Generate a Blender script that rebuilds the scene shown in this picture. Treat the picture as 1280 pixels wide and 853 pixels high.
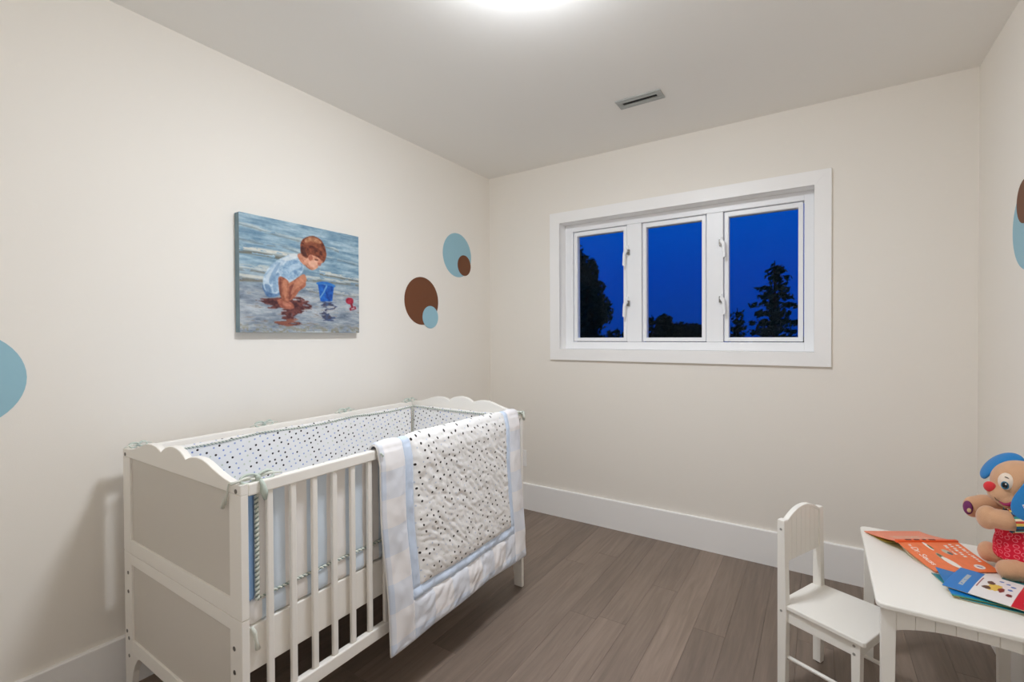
import bpy, bmesh, math, random
import numpy as np
from mathutils import Vector, Matrix, noise

for o in list(bpy.data.objects):
    bpy.data.objects.remove(o)
random.seed(7)
rng = np.random.default_rng(5)
C = bpy.context.scene.collection
PI = math.pi

# ------------------------------------------------------------------ camera
F_PX, YAW, PITCH, ROLL = 585.887, 0.578590, -0.011188, -0.0050427
CAM = Vector((2.08722, -2.89095, 1.25406))
cam_data = bpy.data.cameras.new('camera')
cam = bpy.data.objects.new('camera', cam_data)
C.objects.link(cam)
fw = Vector((-math.sin(YAW) * math.cos(PITCH), math.cos(YAW) * math.cos(PITCH), math.sin(PITCH)))
rt = Vector((math.cos(YAW), math.sin(YAW), 0))
up = rt.cross(fw)
r2 = rt * math.cos(ROLL) + up * math.sin(ROLL)
u2 = up * math.cos(ROLL) - rt * math.sin(ROLL)
m = Matrix((r2, u2, -fw)).transposed().to_4x4()
m.translation = CAM
cam.matrix_world = m
cam_data.sensor_fit = 'HORIZONTAL'
cam_data.sensor_width = 36.0
cam_data.lens = 36.0 * F_PX / 1280.0
cam_data.clip_start = 0.02
cam_data.clip_end = 500
bpy.context.scene.camera = cam

# ------------------------------------------------------------------ exposure, sky
vs = bpy.context.scene.view_settings
vs.view_transform = 'Standard'
vs.look = 'None'
vs.exposure = 0.0
vs.gamma = 1.0
vs.use_curve_mapping = False
if hasattr(bpy.context.scene, 'cycles'):      # let light bounce on between the pale walls
    bpy.context.scene.cycles.max_bounces = 16
    bpy.context.scene.cycles.diffuse_bounces = 14


def lin(c):
    c = np.asarray(c, float) / 255.0
    return np.where(c <= 0.04045, c / 12.92, ((c + 0.055) / 1.055) ** 2.4)


def col(r, g, b):
    v = lin((r, g, b))
    return (float(v[0]), float(v[1]), float(v[2]), 1.0)


world = bpy.data.worlds.new('dusk_sky')
bpy.context.scene.world = world
world.use_nodes = True
wn, wl = world.node_tree.nodes, world.node_tree.links
wn.clear()
w_out = wn.new('ShaderNodeOutputWorld')
w_bg = wn.new('ShaderNodeBackground')
w_tc = wn.new('ShaderNodeTexCoord')
w_sep = wn.new('ShaderNodeSeparateXYZ')
w_ramp = wn.new('ShaderNodeValToRGB')
wl.new(w_tc.outputs['Generated'], w_sep.inputs[0])
wl.new(w_sep.outputs['Z'], w_ramp.inputs[0])
wl.new(w_ramp.outputs[0], w_bg.inputs[0])
wl.new(w_bg.outputs[0], w_out.inputs[0])
e = w_ramp.color_ramp.elements
e[0].position = 0.0
e[0].color = col(0, 50, 142)
e[1].position = 0.34
e[1].color = col(0, 84, 196)
k = e.new(0.12)
k.color = col(0, 58, 166)
w_bg.inputs[1].default_value = 1.0

LAMP_STRENGTH = 119.0

# ------------------------------------------------------------------ materials
MATS = {}


def mat(name, rgb, rough=0.5, spec=0.5, metal=0.0, bump=None, sheen=0.0, vary=None):
    """plain principled material; bump = (scale, strength); vary = (scale, amount) low-contrast colour mottling"""
    if name in MATS:
        return MATS[name]
    mt = bpy.data.materials.new(name)
    mt.use_nodes = True
    n, l = mt.node_tree.nodes, mt.node_tree.links
    b = n['Principled BSDF']
    b.inputs['Base Color'].default_value = col(*rgb)
    b.inputs['Roughness'].default_value = rough
    b.inputs['Specular IOR Level'].default_value = spec
    b.inputs['Metallic'].default_value = metal
    if sheen:
        b.inputs['Sheen Weight'].default_value = sheen
    tc = n.new('ShaderNodeTexCoord')
    if bump:
        nz = n.new('ShaderNodeTexNoise')
        nz.inputs['Scale'].default_value = bump[0]
        nz.inputs['Detail'].default_value = 4
        bp = n.new('ShaderNodeBump')
        bp.inputs['Strength'].default_value = bump[1]
        bp.inputs['Distance'].default_value = 0.002
        l.new(tc.outputs['Object'], nz.inputs['Vector'])
        l.new(nz.outputs['Fac'], bp.inputs['Height'])
        l.new(bp.outputs[0], b.inputs['Normal'])
    if vary:
        nz = n.new('ShaderNodeTexNoise')
        nz.inputs['Scale'].default_value = vary[0]
        nz.inputs['Detail'].default_value = 3
        mx = n.new('ShaderNodeMix')
        mx.data_type = 'RGBA'
        a = np.array(col(*rgb)[:3])
        mx.inputs[6].default_value = (*(a * (1 - vary[1])), 1)
        mx.inputs[7].default_value = (*np.minimum(a * (1 + vary[1]), 1), 1)
        l.new(tc.outputs['Object'], nz.inputs['Vector'])
        l.new(nz.outputs['Fac'], mx.inputs[0])
        l.new(mx.outputs[2], b.inputs['Base Color'])
    MATS[name] = mt
    return mt


def print_mat(name, rough=0.5, bump=None):
    """material that shows the colours printed on a mesh (its colour attribute)"""
    mt = mat(name, (200, 200, 200), rough, 0.4, bump=bump)
    n, l = mt.node_tree.nodes, mt.node_tree.links
    if not any(x.type == 'VERTEX_COLOR' for x in n):
        a = n.new('ShaderNodeVertexColor')
        a.layer_name = 'print'
        l.new(a.outputs[0], n['Principled BSDF'].inputs['Base Color'])
    return mt


WALL = mat('wall_paint', (237, 232, 224), 0.75, 0.25, bump=(260, 0.08))
CEIL = mat('ceiling_paint', (240, 238, 234), 0.85, 0.2, bump=(180, 0.08))
TRIM = mat('trim_paint', (245, 244, 243), 0.4, 0.4)
VINYL = mat('window_vinyl', (244, 245, 247), 0.35, 0.45)
CRIB = mat('crib_lacquer', (240, 236, 229), 0.38, 0.45)
CRIB_PANEL = mat('crib_panel', (210, 204, 195), 0.5, 0.35)
TOYWHITE = mat('table_lacquer', (240, 237, 230), 0.38, 0.45)
GREYMETAL = mat('dull_metal', (120, 116, 110), 0.4, 0.5, 0.7)
BOLT = mat('zinc_bolt', (168, 166, 160), 0.35, 0.5, 0.5)
DARK = mat('dark_slot', (24, 25, 26), 0.8)
VENTMET = mat('vent_enamel', (172, 174, 171), 0.5, 0.4)
BLUEVINYL = mat('decal_blue', (150, 190, 204), 0.6, 0.3)
BROWNVINYL = mat('decal_brown', (112, 68, 42), 0.55, 0.3)
TREEDARK = mat('night_foliage', (30, 44, 30), 0.9, 0.05)
BARK = mat('bark', (46, 36, 28), 0.9, 0.1)
LAWN = mat('lawn', (34, 46, 26), 1.0, 0.0, vary=(0.5, 0.3))
WHITEFAB = mat('white_cotton', (232, 229, 226), 0.8, 0.2, sheen=0.2)
TAN = mat('tan_plush', (206, 160, 124), 0.9, 0.1, bump=(420, 0.5), sheen=0.5, vary=(35, 0.05))
PALEPLUSH = mat('cream_plush', (232, 214, 196), 0.9, 0.1, bump=(420, 0.4), sheen=0.4)
BLUEPLUSH = mat('blue_plush', (46, 126, 190), 0.85, 0.1, bump=(420, 0.5), sheen=0.4)
REDPLUSH = mat('red_plush', (214, 52, 58), 0.75, 0.2, bump=(420, 0.3), sheen=0.3)
PURPLE = mat('purple_patch', (108, 40, 92), 0.8)
MOUTH = mat('mouth_pink', (150, 24, 78), 0.7)
BLACK = mat('black_gloss', (14, 18, 22), 0.15, 0.6)
TEALIRIS = mat('teal_iris', (40, 120, 150), 0.25)
EYEWHITE = mat('eye_white', (240, 240, 238), 0.4)
PAGE = mat('book_pages', (214, 206, 176), 0.8)
PAGEYELLOW = mat('page_olive', (176, 160, 60), 0.8)
TEAL = mat('teal_paper', (36, 138, 144), 0.5)
CREAMCORD = mat('cord_cream', (214, 216, 206), 0.8)
SAGECORD = mat('cord_sage', (138, 152, 144), 0.8)
SAGEFAB = mat('sage_ribbon', (192, 202, 192), 0.8)


def fabric_mat(name, kind):
    """bedding prints, laid out in metres along the cloth (UV)"""
    mt = mat(name, (235, 233, 230), 0.75, 0.2, sheen=0.2)
    n, l = mt.node_tree.nodes, mt.node_tree.links
    b = n['Principled BSDF']
    uv = n.new('ShaderNodeUVMap')
    uv.uv_map = 'UVMap'

    def math_node(op, a=None, bb=None):
        x = n.new('ShaderNodeMath')
        x.operation = op
        for i, v in ((0, a), (1, bb)):
            if v is None:
                continue
            if isinstance(v, (int, float)):
                x.inputs[i].default_value = v
            else:
                l.new(v, x.inputs[i])
        return x.outputs[0]

    def mix(fac, c1, c2):
        x = n.new('ShaderNodeMix')
        x.data_type = 'RGBA'
        l.new(fac, x.inputs[0])
        for i, c in ((6, c1), (7, c2)):
            if isinstance(c, tuple):
                x.inputs[i].default_value = c
            else:
                l.new(c, x.inputs[i])
        return x.outputs[2]
    sep = n.new('ShaderNodeSeparateXYZ')
    l.new(uv.outputs[0], sep.inputs[0])
    if kind in ('dots', 'quilt_dots'):
        cell = 0.0245 if kind == 'dots' else 0.027
        v = n.new('ShaderNodeTexVoronoi')
        v.voronoi_dimensions = '2D'
        v.inputs['Scale'].default_value = 1.0 / cell
        v.inputs['Randomness'].default_value = 0.30
        mp = n.new('ShaderNodeMapping')
        mp.inputs['Rotation'].default_value = (0, 0, 0.35)
        l.new(uv.outputs[0], mp.inputs[0])
        l.new(mp.outputs[0], v.inputs['Vector'])
        sc = n.new('ShaderNodeSeparateColor')
        l.new(v.outputs['Color'], sc.inputs[0])
        big = math_node('LESS_THAN', v.outputs['Distance'], 0.175 if kind == 'dots' else 0.155)
        small = math_node('LESS_THAN', v.outputs['Distance'], 0.145 if kind == 'dots' else 0.11)
        base = col(236, 234, 232)
        if kind == 'dots':
            ramp = [(0.0, col(44, 34, 36)), (0.36, col(150, 164, 204)), (0.72, col(200, 206, 186)), (0.88, col(122, 140, 196))]
        else:
            ramp = [(0.0, col(44, 36, 34)), (0.48, col(196, 204, 220)), (0.72, col(212, 214, 204)), (0.92, col(206, 212, 224))]
        r = n.new('ShaderNodeValToRGB')
        r.color_ramp.interpolation = 'CONSTANT'
        r.color_ramp.elements[0].color = ramp[0][1]
        r.color_ramp.elements[1].position = ramp[1][0]
        r.color_ramp.elements[1].color = ramp[1][1]
        for p_, c_ in ramp[2:]:
            q = r.color_ramp.elements.new(p_)
            q.color = c_
        l.new(sc.outputs[0], r.inputs[0])
        isdark = math_node('LESS_THAN', sc.outputs[0], 0.36 if kind == 'dots' else 0.48)
        m1 = math_node('MULTIPLY', big, isdark)
        fac = math_node('MAXIMUM', m1, small)
        l.new(mix(fac, base, r.outputs[0]), b.inputs['Base Color'])
    elif kind == 'gingham':
        fa = math_node('GREATER_THAN', math_node('FRACT', math_node('MULTIPLY', sep.outputs['Y'], 1 / 0.19)), 0.5)
        fb = math_node('GREATER_THAN', math_node('FRACT', math_node('ADD', math_node('MULTIPLY', sep.outputs['X'], 1 / 0.19), 0.63)), 0.5)
        s = math_node('MULTIPLY', math_node('ADD', fa, fb), 0.5)
        l.new(mix(s, col(236, 233, 233), col(208, 217, 232)), b.inputs['Base Color'])
        b.inputs['Roughness'].default_value = 0.5
    elif kind == 'stripes':
        fa = math_node('GREATER_THAN', math_node('FRACT', math_node('MULTIPLY', sep.outputs['X'], 1 / 0.1346)), 0.5)
        l.new(mix(fa, col(238, 234, 230), col(212, 223, 234)), b.inputs['Base Color'])
        b.inputs['Roughness'].default_value = 0.42
    nz = n.new('ShaderNodeTexNoise')
    nz.inputs['Scale'].default_value = 900
    bp = n.new('ShaderNodeBump')
    bp.inputs['Strength'].default_value = 0.15
    bp.inputs['Distance'].default_value = 0.001
    l.new(uv.outputs[0], nz.inputs['Vector'])
    l.new(nz.outputs['Fac'], bp.inputs['Height'])
    l.new(bp.outputs[0], b.inputs['Normal'])
    return mt


DOTS = fabric_mat('dotted_cotton', 'dots')
QDOTS = fabric_mat('quilt_dotted_cotton', 'quilt_dots')
GINGHAM = fabric_mat('pale_blue_gingham', 'gingham')
STRIPES = fabric_mat('pale_blue_stripe', 'stripes')
PALEBLUE = mat('pale_blue_cotton', (204, 217, 236), 0.6, 0.3, sheen=0.2)
MIDBLUE = mat('mid_blue_cotton', (150, 186, 230), 0.7, 0.3)
SATIN = mat('white_satin', (232, 234, 238), 0.32, 0.4)


def wood_mat():
    mt = mat('stained_oak', (110, 95, 84), 0.42, 0.4)
    n, l = mt.node_tree.nodes, mt.node_tree.links
    b = n['Principled BSDF']
    tc = n.new('ShaderNodeTexCoord')
    oi = n.new('ShaderNodeObjectInfo')
    at = n.new('ShaderNodeAttribute')
    at.attribute_type = 'OBJECT'
    at.attribute_name = 'tone'
    mp = n.new('ShaderNodeMapping')
    mp.inputs['Scale'].default_value = (26, 1.6, 1)
    add = n.new('ShaderNodeVectorMath')
    add.operation = 'ADD'
    mul = n.new('ShaderNodeVectorMath')
    mul.operation = 'SCALE'
    mul.inputs['Scale'].default_value = 40
    l.new(oi.outputs['Random'], mul.inputs[0])
    l.new(tc.outputs['Object'], mp.inputs[0])
    l.new(mp.outputs[0], add.inputs[0])
    l.new(mul.outputs[0], add.inputs[1])
    g = n.new('ShaderNodeTexNoise')
    g.inputs['Scale'].default_value = 1.6
    g.inputs['Detail'].default_value = 7
    g.inputs['Roughness'].default_value = 0.62
    g.inputs['Distortion'].default_value = 0.7
    l.new(add.outputs[0], g.inputs['Vector'])
    r = n.new('ShaderNodeValToRGB')
    r.color_ramp.elements[0].position = 0.2
    r.color_ramp.elements[0].color = col(110, 96, 85)
    r.color_ramp.elements[1].position = 0.82
    r.color_ramp.elements[1].color = col(146, 129, 116)
    l.new(g.outputs['Fac'], r.inputs[0])
    hsv = n.new('ShaderNodeHueSaturation')
    l.new(r.outputs[0], hsv.inputs['Color'])
    l.new(at.outputs['Fac'], hsv.inputs['Value'])
    l.new(hsv.outputs[0], b.inputs['Base Color'])
    bp = n.new('ShaderNodeBump')
    bp.inputs['Strength'].default_value = 0.12
    bp.inputs['Distance'].default_value = 0.001
    l.new(g.outputs['Fac'], bp.inputs['Height'])
    l.new(bp.outputs[0], b.inputs['Normal'])
    return mt


OAK = wood_mat()


def glass_mat():
    mt = bpy.data.materials.new('window_glass')
    mt.use_nodes = True
    n, l = mt.node_tree.nodes, mt.node_tree.links
    n.clear()
    o = n.new('ShaderNodeOutputMaterial')
    t = n.new('ShaderNodeBsdfTransparent')
    t.inputs[0].default_value = (0.96, 0.98, 0.97, 1)
    g = n.new('ShaderNodeBsdfGlossy')
    g.inputs['Roughness'].default_value = 0.0
    f = n.new('ShaderNodeFresnel')
    f.inputs['IOR'].default_value = 1.16
    x = n.new('ShaderNodeMixShader')
    l.new(f.outputs[0], x.inputs[0])
    l.new(t.outputs[0], x.inputs[1])
    l.new(g.outputs[0], x.inputs[2])
    l.new(x.outputs[0], o.inputs[0])
    return mt


GLASS = glass_mat()


def lamp_mat():
    mt = bpy.data.materials.new('lit_opal_glass')
    mt.use_nodes = True
    b = mt.node_tree.nodes['Principled BSDF']
    b.inputs['Base Color'].default_value = (0.9, 0.88, 0.84, 1)
    b.inputs['Emission Color'].default_value = (0.91, 0.965, 1.035, 1)
    b.inputs['Emission Strength'].default_value = LAMP_STRENGTH
    return mt


# ------------------------------------------------------------------ mesh helpers
class MB:
    def __init__(self):
        self.bm = bmesh.new()
        self.slot = 0

    def _merge(self, t):
        me = bpy.data.meshes.new('tmp')
        for f in t.faces:
            f.material_index = self.slot
        t.to_mesh(me)
        t.free()
        self.bm.from_mesh(me)
        bpy.data.meshes.remove(me)

    def box(self, x0, x1, y0, y1, z0, z1, bev=0.0, M=None):
        t = bmesh.new()
        bmesh.ops.create_cube(t, size=1)
        for v in t.verts:
            v.co = Vector((x0 + (v.co.x + .5) * (x1 - x0), y0 + (v.co.y + .5) * (y1 - y0), z0 + (v.co.z + .5) * (z1 - z0)))
        if bev:
            bmesh.ops.bevel(t, geom=t.edges[:], offset=bev, segments=2, affect='EDGES', profile=0.5)
        if M:
            bmesh.ops.transform(t, matrix=M, verts=t.verts[:])
        self._merge(t)
        return self

    def prism(self, pts, axis, a, b, bev=0.0):
        """outline pts in the two other axes (in order), extruded along axis from a to b"""
        t = bmesh.new()

        def mk(p, s):
            c = [p[0], p[1]]
            c.insert(axis, s)
            return Vector(c)
        lo = [t.verts.new(mk(p, a)) for p in pts]
        hi = [t.verts.new(mk(p, b)) for p in pts]
        n = len(pts)
        t.faces.new(lo)
        t.faces.new(hi[::-1])
        side = [t.faces.new((lo[(i + 1) % n], lo[i], hi[i], hi[(i + 1) % n])) for i in range(n)]
        bmesh.ops.recalc_face_normals(t, faces=t.faces[:])
        if bev:
            ed = [e_ for e_ in t.edges if len(e_.link_faces) == 2 and sum(f in side for f in e_.link_faces) == 1]
            bmesh.ops.bevel(t, geom=ed, offset=bev, segments=2, affect='EDGES', profile=0.5)
        self._merge(t)
        return self

    def tube(self, path, r, n=8, caps=True):
        t = bmesh.new()
        path = [Vector(p) for p in path]
        rr = r if isinstance(r, (list, tuple)) else [r] * len(path)
        rings = []
        ref = None
        for i, p in enumerate(path):
            d = (path[min(i + 1, len(path) - 1)] - path[max(i - 1, 0)]).normalized()
            if ref is None:
                ref = d.orthogonal().normalized()
            a = (ref - d * ref.dot(d)).normalized()
            ref = a
            b = d.cross(a)
            rings.append([t.verts.new(p + (a * math.cos(2 * PI * j / n) + b * math.sin(2 * PI * j / n)) * rr[i]) for j in range(n)])
        for i in range(len(rings) - 1):
            for j in range(n):
                t.faces.new((rings[i][j], rings[i][(j + 1) % n], rings[i + 1][(j + 1) % n], rings[i + 1][j]))
        if caps:
            t.faces.new(rings[0][::-1])
            t.faces.new(rings[-1])
        self._merge(t)
        return self

    def ellipsoid(self, c, r, M=None, seg=20, rings=12):
        t = bmesh.new()
        bmesh.ops.create_uvsphere(t, u_segments=seg, v_segments=rings, radius=1)
        for v in t.verts:
            v.co = Vector((v.co.x * r[0], v.co.y * r[1], v.co.z * r[2]))
        if M:
            bmesh.ops.transform(t, matrix=M, verts=t.verts[:])
        bmesh.ops.translate(t, vec=Vector(c), verts=t.verts[:])
        self._merge(t)
        return self

    def disc(self, c, r, axis, th, n=48):
        """flat round plate, front face at c + th along axis"""
        pts = [(math.cos(2 * PI * i / n) * r, math.sin(2 * PI * i / n) * r) for i in range(n)]
        o = [c[i] for i in range(3) if i != axis]
        return self.prism([(o[0] + p[0], o[1] + p[1]) for p in pts], axis, c[axis], c[axis] + th)

    def lathe(self, prof, n=40, c=(0, 0)):
        t = bmesh.new()
        rings = []
        for (r, z) in prof:
            if r < 1e-6:
                rings.append([t.verts.new((c[0], c[1], z))])
            else:
                rings.append([t.verts.new((c[0] + r * math.cos(2 * PI * j / n), c[1] + r * math.sin(2 * PI * j / n), z)) for j in range(n)])
        for a, b in zip(rings, rings[1:]):
            for j in range(n):
                q = [a[j % len(a)], a[(j + 1) % len(a)], b[(j + 1) % len(b)], b[j % len(b)]]
                u = []
                for v in q:
                    if v not in u:
                        u.append(v)
                if len(u) > 2:
                    t.faces.new(u)
        bmesh.ops.recalc_face_normals(t, faces=t.faces[:])
        self._merge(t)
        return self

    def build(self, name, material, parent=None, smooth=False, loc=None):
        me = bpy.data.meshes.new(name)
        self.bm.to_mesh(me)
        self.bm.free()
        for mm in (material if isinstance(material, (list, tuple)) else [material]):
            me.materials.append(mm)
        if smooth:
            for f in me.polygons:
                f.use_smooth = True
        o = bpy.data.objects.new(name, me)
        C.objects.link(o)
        if parent:
            o.parent = parent
        if loc:
            o.location = loc
        return o


def tag(o, label=None, cat=None, group=None, kind=None):
    for k_, v_ in (('label', label), ('category', cat), ('group', group), ('kind', kind)):
        if v_:
            o[k_] = v_
    return o


def thing(name, label, cat, loc=(0, 0, 0), rz=0.0, group=None):
    o = bpy.data.objects.new(name, None)
    o.empty_display_size = 0.1
    C.objects.link(o)
    o.location = loc
    o.rotation_euler = (0, 0, rz)
    return tag(o, label, cat, group)


def struct(name, loc=(0, 0, 0)):
    o = bpy.data.objects.new(name, None)
    C.objects.link(o)
    o.location = loc
    o['kind'] = 'structure'
    return o


def child_copy(src, parent, loc, rot=None):
    o = src.copy()
    C.objects.link(o)
    o.parent = parent
    o.location = loc
    if rot:
        o.rotation_euler = rot
    return o


def grid_obj(name, fn, nu, nv, material, parent=None, uvfn=None, colfn=None, smooth=True, close=False):
    """surface fn(s, t) with s, t in 0..1; uvfn gives metres along the cloth; colfn gives printed colours (arrays)"""
    vs_, fs = [], []
    for j in range(nv + 1):
        for i in range(nu + 1):
            vs_.append(fn(i / nu, j / nv))
    for j in range(nv):
        for i in range(nu):
            a = j * (nu + 1) + i
            fs.append((a, a + 1, a + nu + 2, a + nu + 1))
    me = bpy.data.meshes.new(name)
    me.from_pydata(vs_, [], fs)
    if uvfn:
        uvl = me.uv_layers.new(name='UVMap')
        uvs = np.array([uvfn(i / nu, j / nv) for j in range(nv + 1) for i in range(nu + 1)], dtype=np.float32)
        li = np.empty(len(me.loops), dtype=np.int32)
        me.loops.foreach_get('vertex_index', li)
        uvl.data.foreach_set('uv', uvs[li].ravel())
    if colfn:
        S, T = np.meshgrid(np.arange(nu + 1) / nu, np.arange(nv + 1) / nv)
        rgb = lin(np.clip(colfn(S, T), 0, 255)).reshape(-1, 3)
        ca = me.color_attributes.new('print', 'FLOAT_COLOR', 'POINT')
        ca.data.foreach_set('color', np.hstack([rgb, np.ones((len(rgb), 1))]).astype(np.float32).ravel())
    me.materials.append(material)
    if smooth:
        me.polygons.foreach_set('use_smooth', [True] * len(me.polygons))
    o = bpy.data.objects.new(name, me)
    C.objects.link(o)
    if parent:
        o.parent = parent
    return o


def solidify(o, th, off=-1.0):
    md = o.modifiers.new('thickness', 'SOLIDIFY')
    md.thickness = th
    md.offset = off
    return o


# ------------------------------------------------------------------ the room
W, H, D = 2.686, 2.44, 3.16           # width, height, depth (back wall at y = 0)
ox0, ox1, oz0, oz1 = 0.600, 2.070, 1.160, 2.022   # window opening
TH = 0.16

fl = MB().box(-0.16, W + 0.16, -D - 0.16, TH, -0.10, -0.016).build('floor', mat('subfloor', (60, 50, 44), 0.9))
tag(fl, kind='structure')
plank_rows = [-0.105 + 0.1248 * i for i in range(23)]
pm_cache = {}
tones = {13: 1.22, 12: 0.98, 14: 1.0, 15: 0.88, 11: 1.05, 10: 0.95}
for i, px0 in enumerate(plank_rows):
    x0, x1 = max(px0, 0.001), min(px0 + 0.1248, W - 0.001)
    if x1 - x0 < 0.01:
        continue
    y = -0.001
    first = True
    fixed = {11: [0.94, 1.35], 10: [0.97, 1.5], 9: [0.37, 1.2], 13: [1.62, 1.6], 14: [0.80, 1.5], 15: [1.45], 12: [0.55, 1.3]}.get(i, [])
    kk = 0
    while y > -D:
        L = fixed[kk] if kk < len(fixed) else random.uniform(0.5, 1.5)
        y1 = max(y - L, -D)
        if D + y1 < 0.2:
            y1 = -D
        g = 0.0003
        pl = MB().box(x0 + g, x1 - g, y1 + g, y - g, -0.016, 0.0, 0.0005)
        o = pl.build('plank', OAK, fl)
        tone = random.uniform(0.80, 1.16)
        if kk == 0 and i in tones:
            tone = tones[i]
        o['tone'] = tone
        y = y1
        kk += 1

tag(MB().box(-0.16, W + 0.16, -D - 0.16, TH, H, H + 0.12).build('ceiling', CEIL), kind='structure')
tag(MB().box(-0.16, 0, -D - 0.16, TH, -0.016, H).build('wall_left', WALL), kind='structure')
tag(MB().box(W, W + 0.16, -D - 0.16, TH, -0.016, H).build('wall_right', WALL), kind='structure')
b = MB()
b.box(0, ox0 - 0.02, 0, TH, -0.016, H).box(ox1 + 0.02, W, 0, TH, -0.016, H)
b.box(ox0 - 0.02, ox1 + 0.02, 0, TH, -0.016, oz0 - 0.02).box(ox0 - 0.02, ox1 + 0.02, 0, TH, oz1 + 0.02, H)
tag(b.build('wall_back', WALL), kind='structure')
dx0, dx1, dz1 = 1.80, 2.58, 2.00
b = MB()
b.box(0, dx0, -D - 0.14, -D, -0.016, H).box(dx1, W, -D - 0.14, -D, -0.016, H).box(dx0, dx1, -D - 0.14, -D, dz1, H)
tag(b.build('wall_near', WALL), kind='structure')

BB, BT = 0.187, 0.016


def baseboard(name, pts_len, rz, loc):
    prof = [(0, 0), (-BT, 0), (-BT, BB - 0.004), (-BT + 0.004, BB), (0, BB)]
    o = MB().prism([(p[0], p[1]) for p in prof], 0, 0, pts_len).build(name, TRIM)
    o.location = loc
    o.rotation_euler = (0, 0, rz)
    return tag(o, kind='structure')


baseboard('baseboard_back', W, 0, (0, 0, 0))
baseboard('baseboard_left', D - BT, PI / 2, (0, -D, 0))
baseboard('baseboard_right', D - BT, -PI / 2, (W, -BT, 0))
baseboard('baseboard_near', dx0 - 0.09, PI, (dx0 - 0.09, -D, 0))

# door behind the camera (seen mirrored in the window panes)
dr = struct('door_1', (dx0, -D, 0))
dw = dx1 - dx0
MB().box(0.004, dw - 0.004, -0.06, -0.02, 0.006, dz1 - 0.004, 0.003).build('door_leaf', TRIM, dr)
for zz in ((0.2, 0.9), (1.05, 1.85)):
    MB().box(0.12, dw - 0.12, -0.0215, -0.012, zz[0], zz[1], 0.004).build('panel', TRIM, dr)
ds = MB().box(-0.08, 0.0, 0.0005, 0.018, 0, dz1 + 0.08, 0.002).build('casing', TRIM, dr)
MB().box(dw, dw + 0.08, 0.0005, 0.018, 0, dz1 + 0.08, 0.002).build('casing', TRIM, dr)
MB().box(0.0, dw, 0.0005, 0.018, dz1, dz1 + 0.08, 0.002).build('casing', TRIM, dr)
kb = MB().tube([(0.07, -0.018, 0.95), (0.07, 0.03, 0.95)], 0.011, 12)
kb.ellipsoid((0.07, 0.045, 0.95), (0.027, 0.02, 0.027))
kb.build('door_knob', mat('satin_nickel', (180, 176, 168), 0.3, 0.5, 0.9), dr, True)

# ------------------------------------------------------------------ window
win = struct('window_1', (0, 0, 0))
cw = 0.073
T = -0.018
b_ = 0.0006
MB().prism([(ox0 - cw, oz0 - cw), (ox0 + 0, oz0 + 0), (ox0, oz1), (ox0 - cw, oz1 + cw)], 1, T, -0.0005, b_).build('casing', TRIM, win)
MB().prism([(ox1 + cw, oz0 - cw), (ox1, oz0), (ox1, oz1), (ox1 + cw, oz1 + cw)], 1, T, -0.0005, b_).build('casing', TRIM, win)
MB().prism([(ox0 - cw, oz1 + cw), (ox0, oz1), (ox1, oz1), (ox1 + cw, oz1 + cw)], 1, T, -0.0005, b_).build('casing', TRIM, win)
MB().prism([(ox0 - cw, oz0 - cw), (ox0, oz0), (ox1, oz0), (ox1 + cw, oz0 - cw)], 1, T, -0.0005, b_).build('casing', TRIM, win)
j0, j1 = -0.004, 0.15
MB().box(ox0 - 0.019, ox0, j0, j1, oz0, oz1).build('jamb', TRIM, win)
MB().box(ox1, ox1 + 0.019, j0, j1, oz0, oz1).build('jamb', TRIM, win)
MB().box(ox0 - 0.019, ox1 + 0.019, j0, j1, oz1, oz1 + 0.019).build('jamb', TRIM, win)
MB().box(ox0 - 0.019, ox1 + 0.019, j0, j1, oz0 - 0.019, oz0).build('window_sill', TRIM, win)
fy0, fy1 = 0.075, 0.145
sashes = [(0.662, 1.042), (1.145, 1.527), (1.627, 2.020)]
sz0, sz1 = 1.214, 1.968
fr = MB()
fr.box(ox0 + 0.0005, sashes[0][0] - 0.004, fy0, fy1, oz0 + 0.0005, oz1 - 0.0005, 0.003)
fr.box(sashes[2][1] + 0.004, ox1 - 0.0005, fy0, fy1, oz0 + 0.0005, oz1 - 0.0005, 0.003)
fr.box(sashes[0][0] - 0.005, sashes[2][1] + 0.005, fy0, fy1, oz0 + 0.0005, sz0 - 0.004, 0.003)
fr.box(sashes[0][0] - 0.005, sashes[2][1] + 0.005, fy0, fy1, sz1 + 0.004, oz1 - 0.0005, 0.003)
fr.build('window_frame', VINYL, win)
for a, c in ((0, 1), (1, 2)):
    MB().box(sashes[a][1] + 0.004, sashes[c][0] - 0.004, fy0 - 0.002, fy1, sz0 - 0.003, sz1 + 0.003, 0.004).build('mullion', VINYL, win)
gw = 0.024
for (a, c) in sashes:
    s = MB()
    sy0, sy1 = 0.084, 0.135
    s.box(a, a + gw, sy0, sy1, sz0, sz1, 0.004).box(c - gw, c, sy0, sy1, sz0, sz1, 0.004)
    s.box(a + gw - 0.004, c - gw + 0.004, sy0, sy1, sz0, sz0 + gw, 0.004).box(a + gw - 0.004, c - gw + 0.004, sy0, sy1, sz1 - gw - 0.004, sz1, 0.004)
    so = s.build('sash', VINYL, win)
    MB().box(a + gw - 0.003, c - gw + 0.003, 0.106, 0.110, sz0 + gw - 0.003, sz1 - gw).build('pane', GLASS, so)


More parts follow.
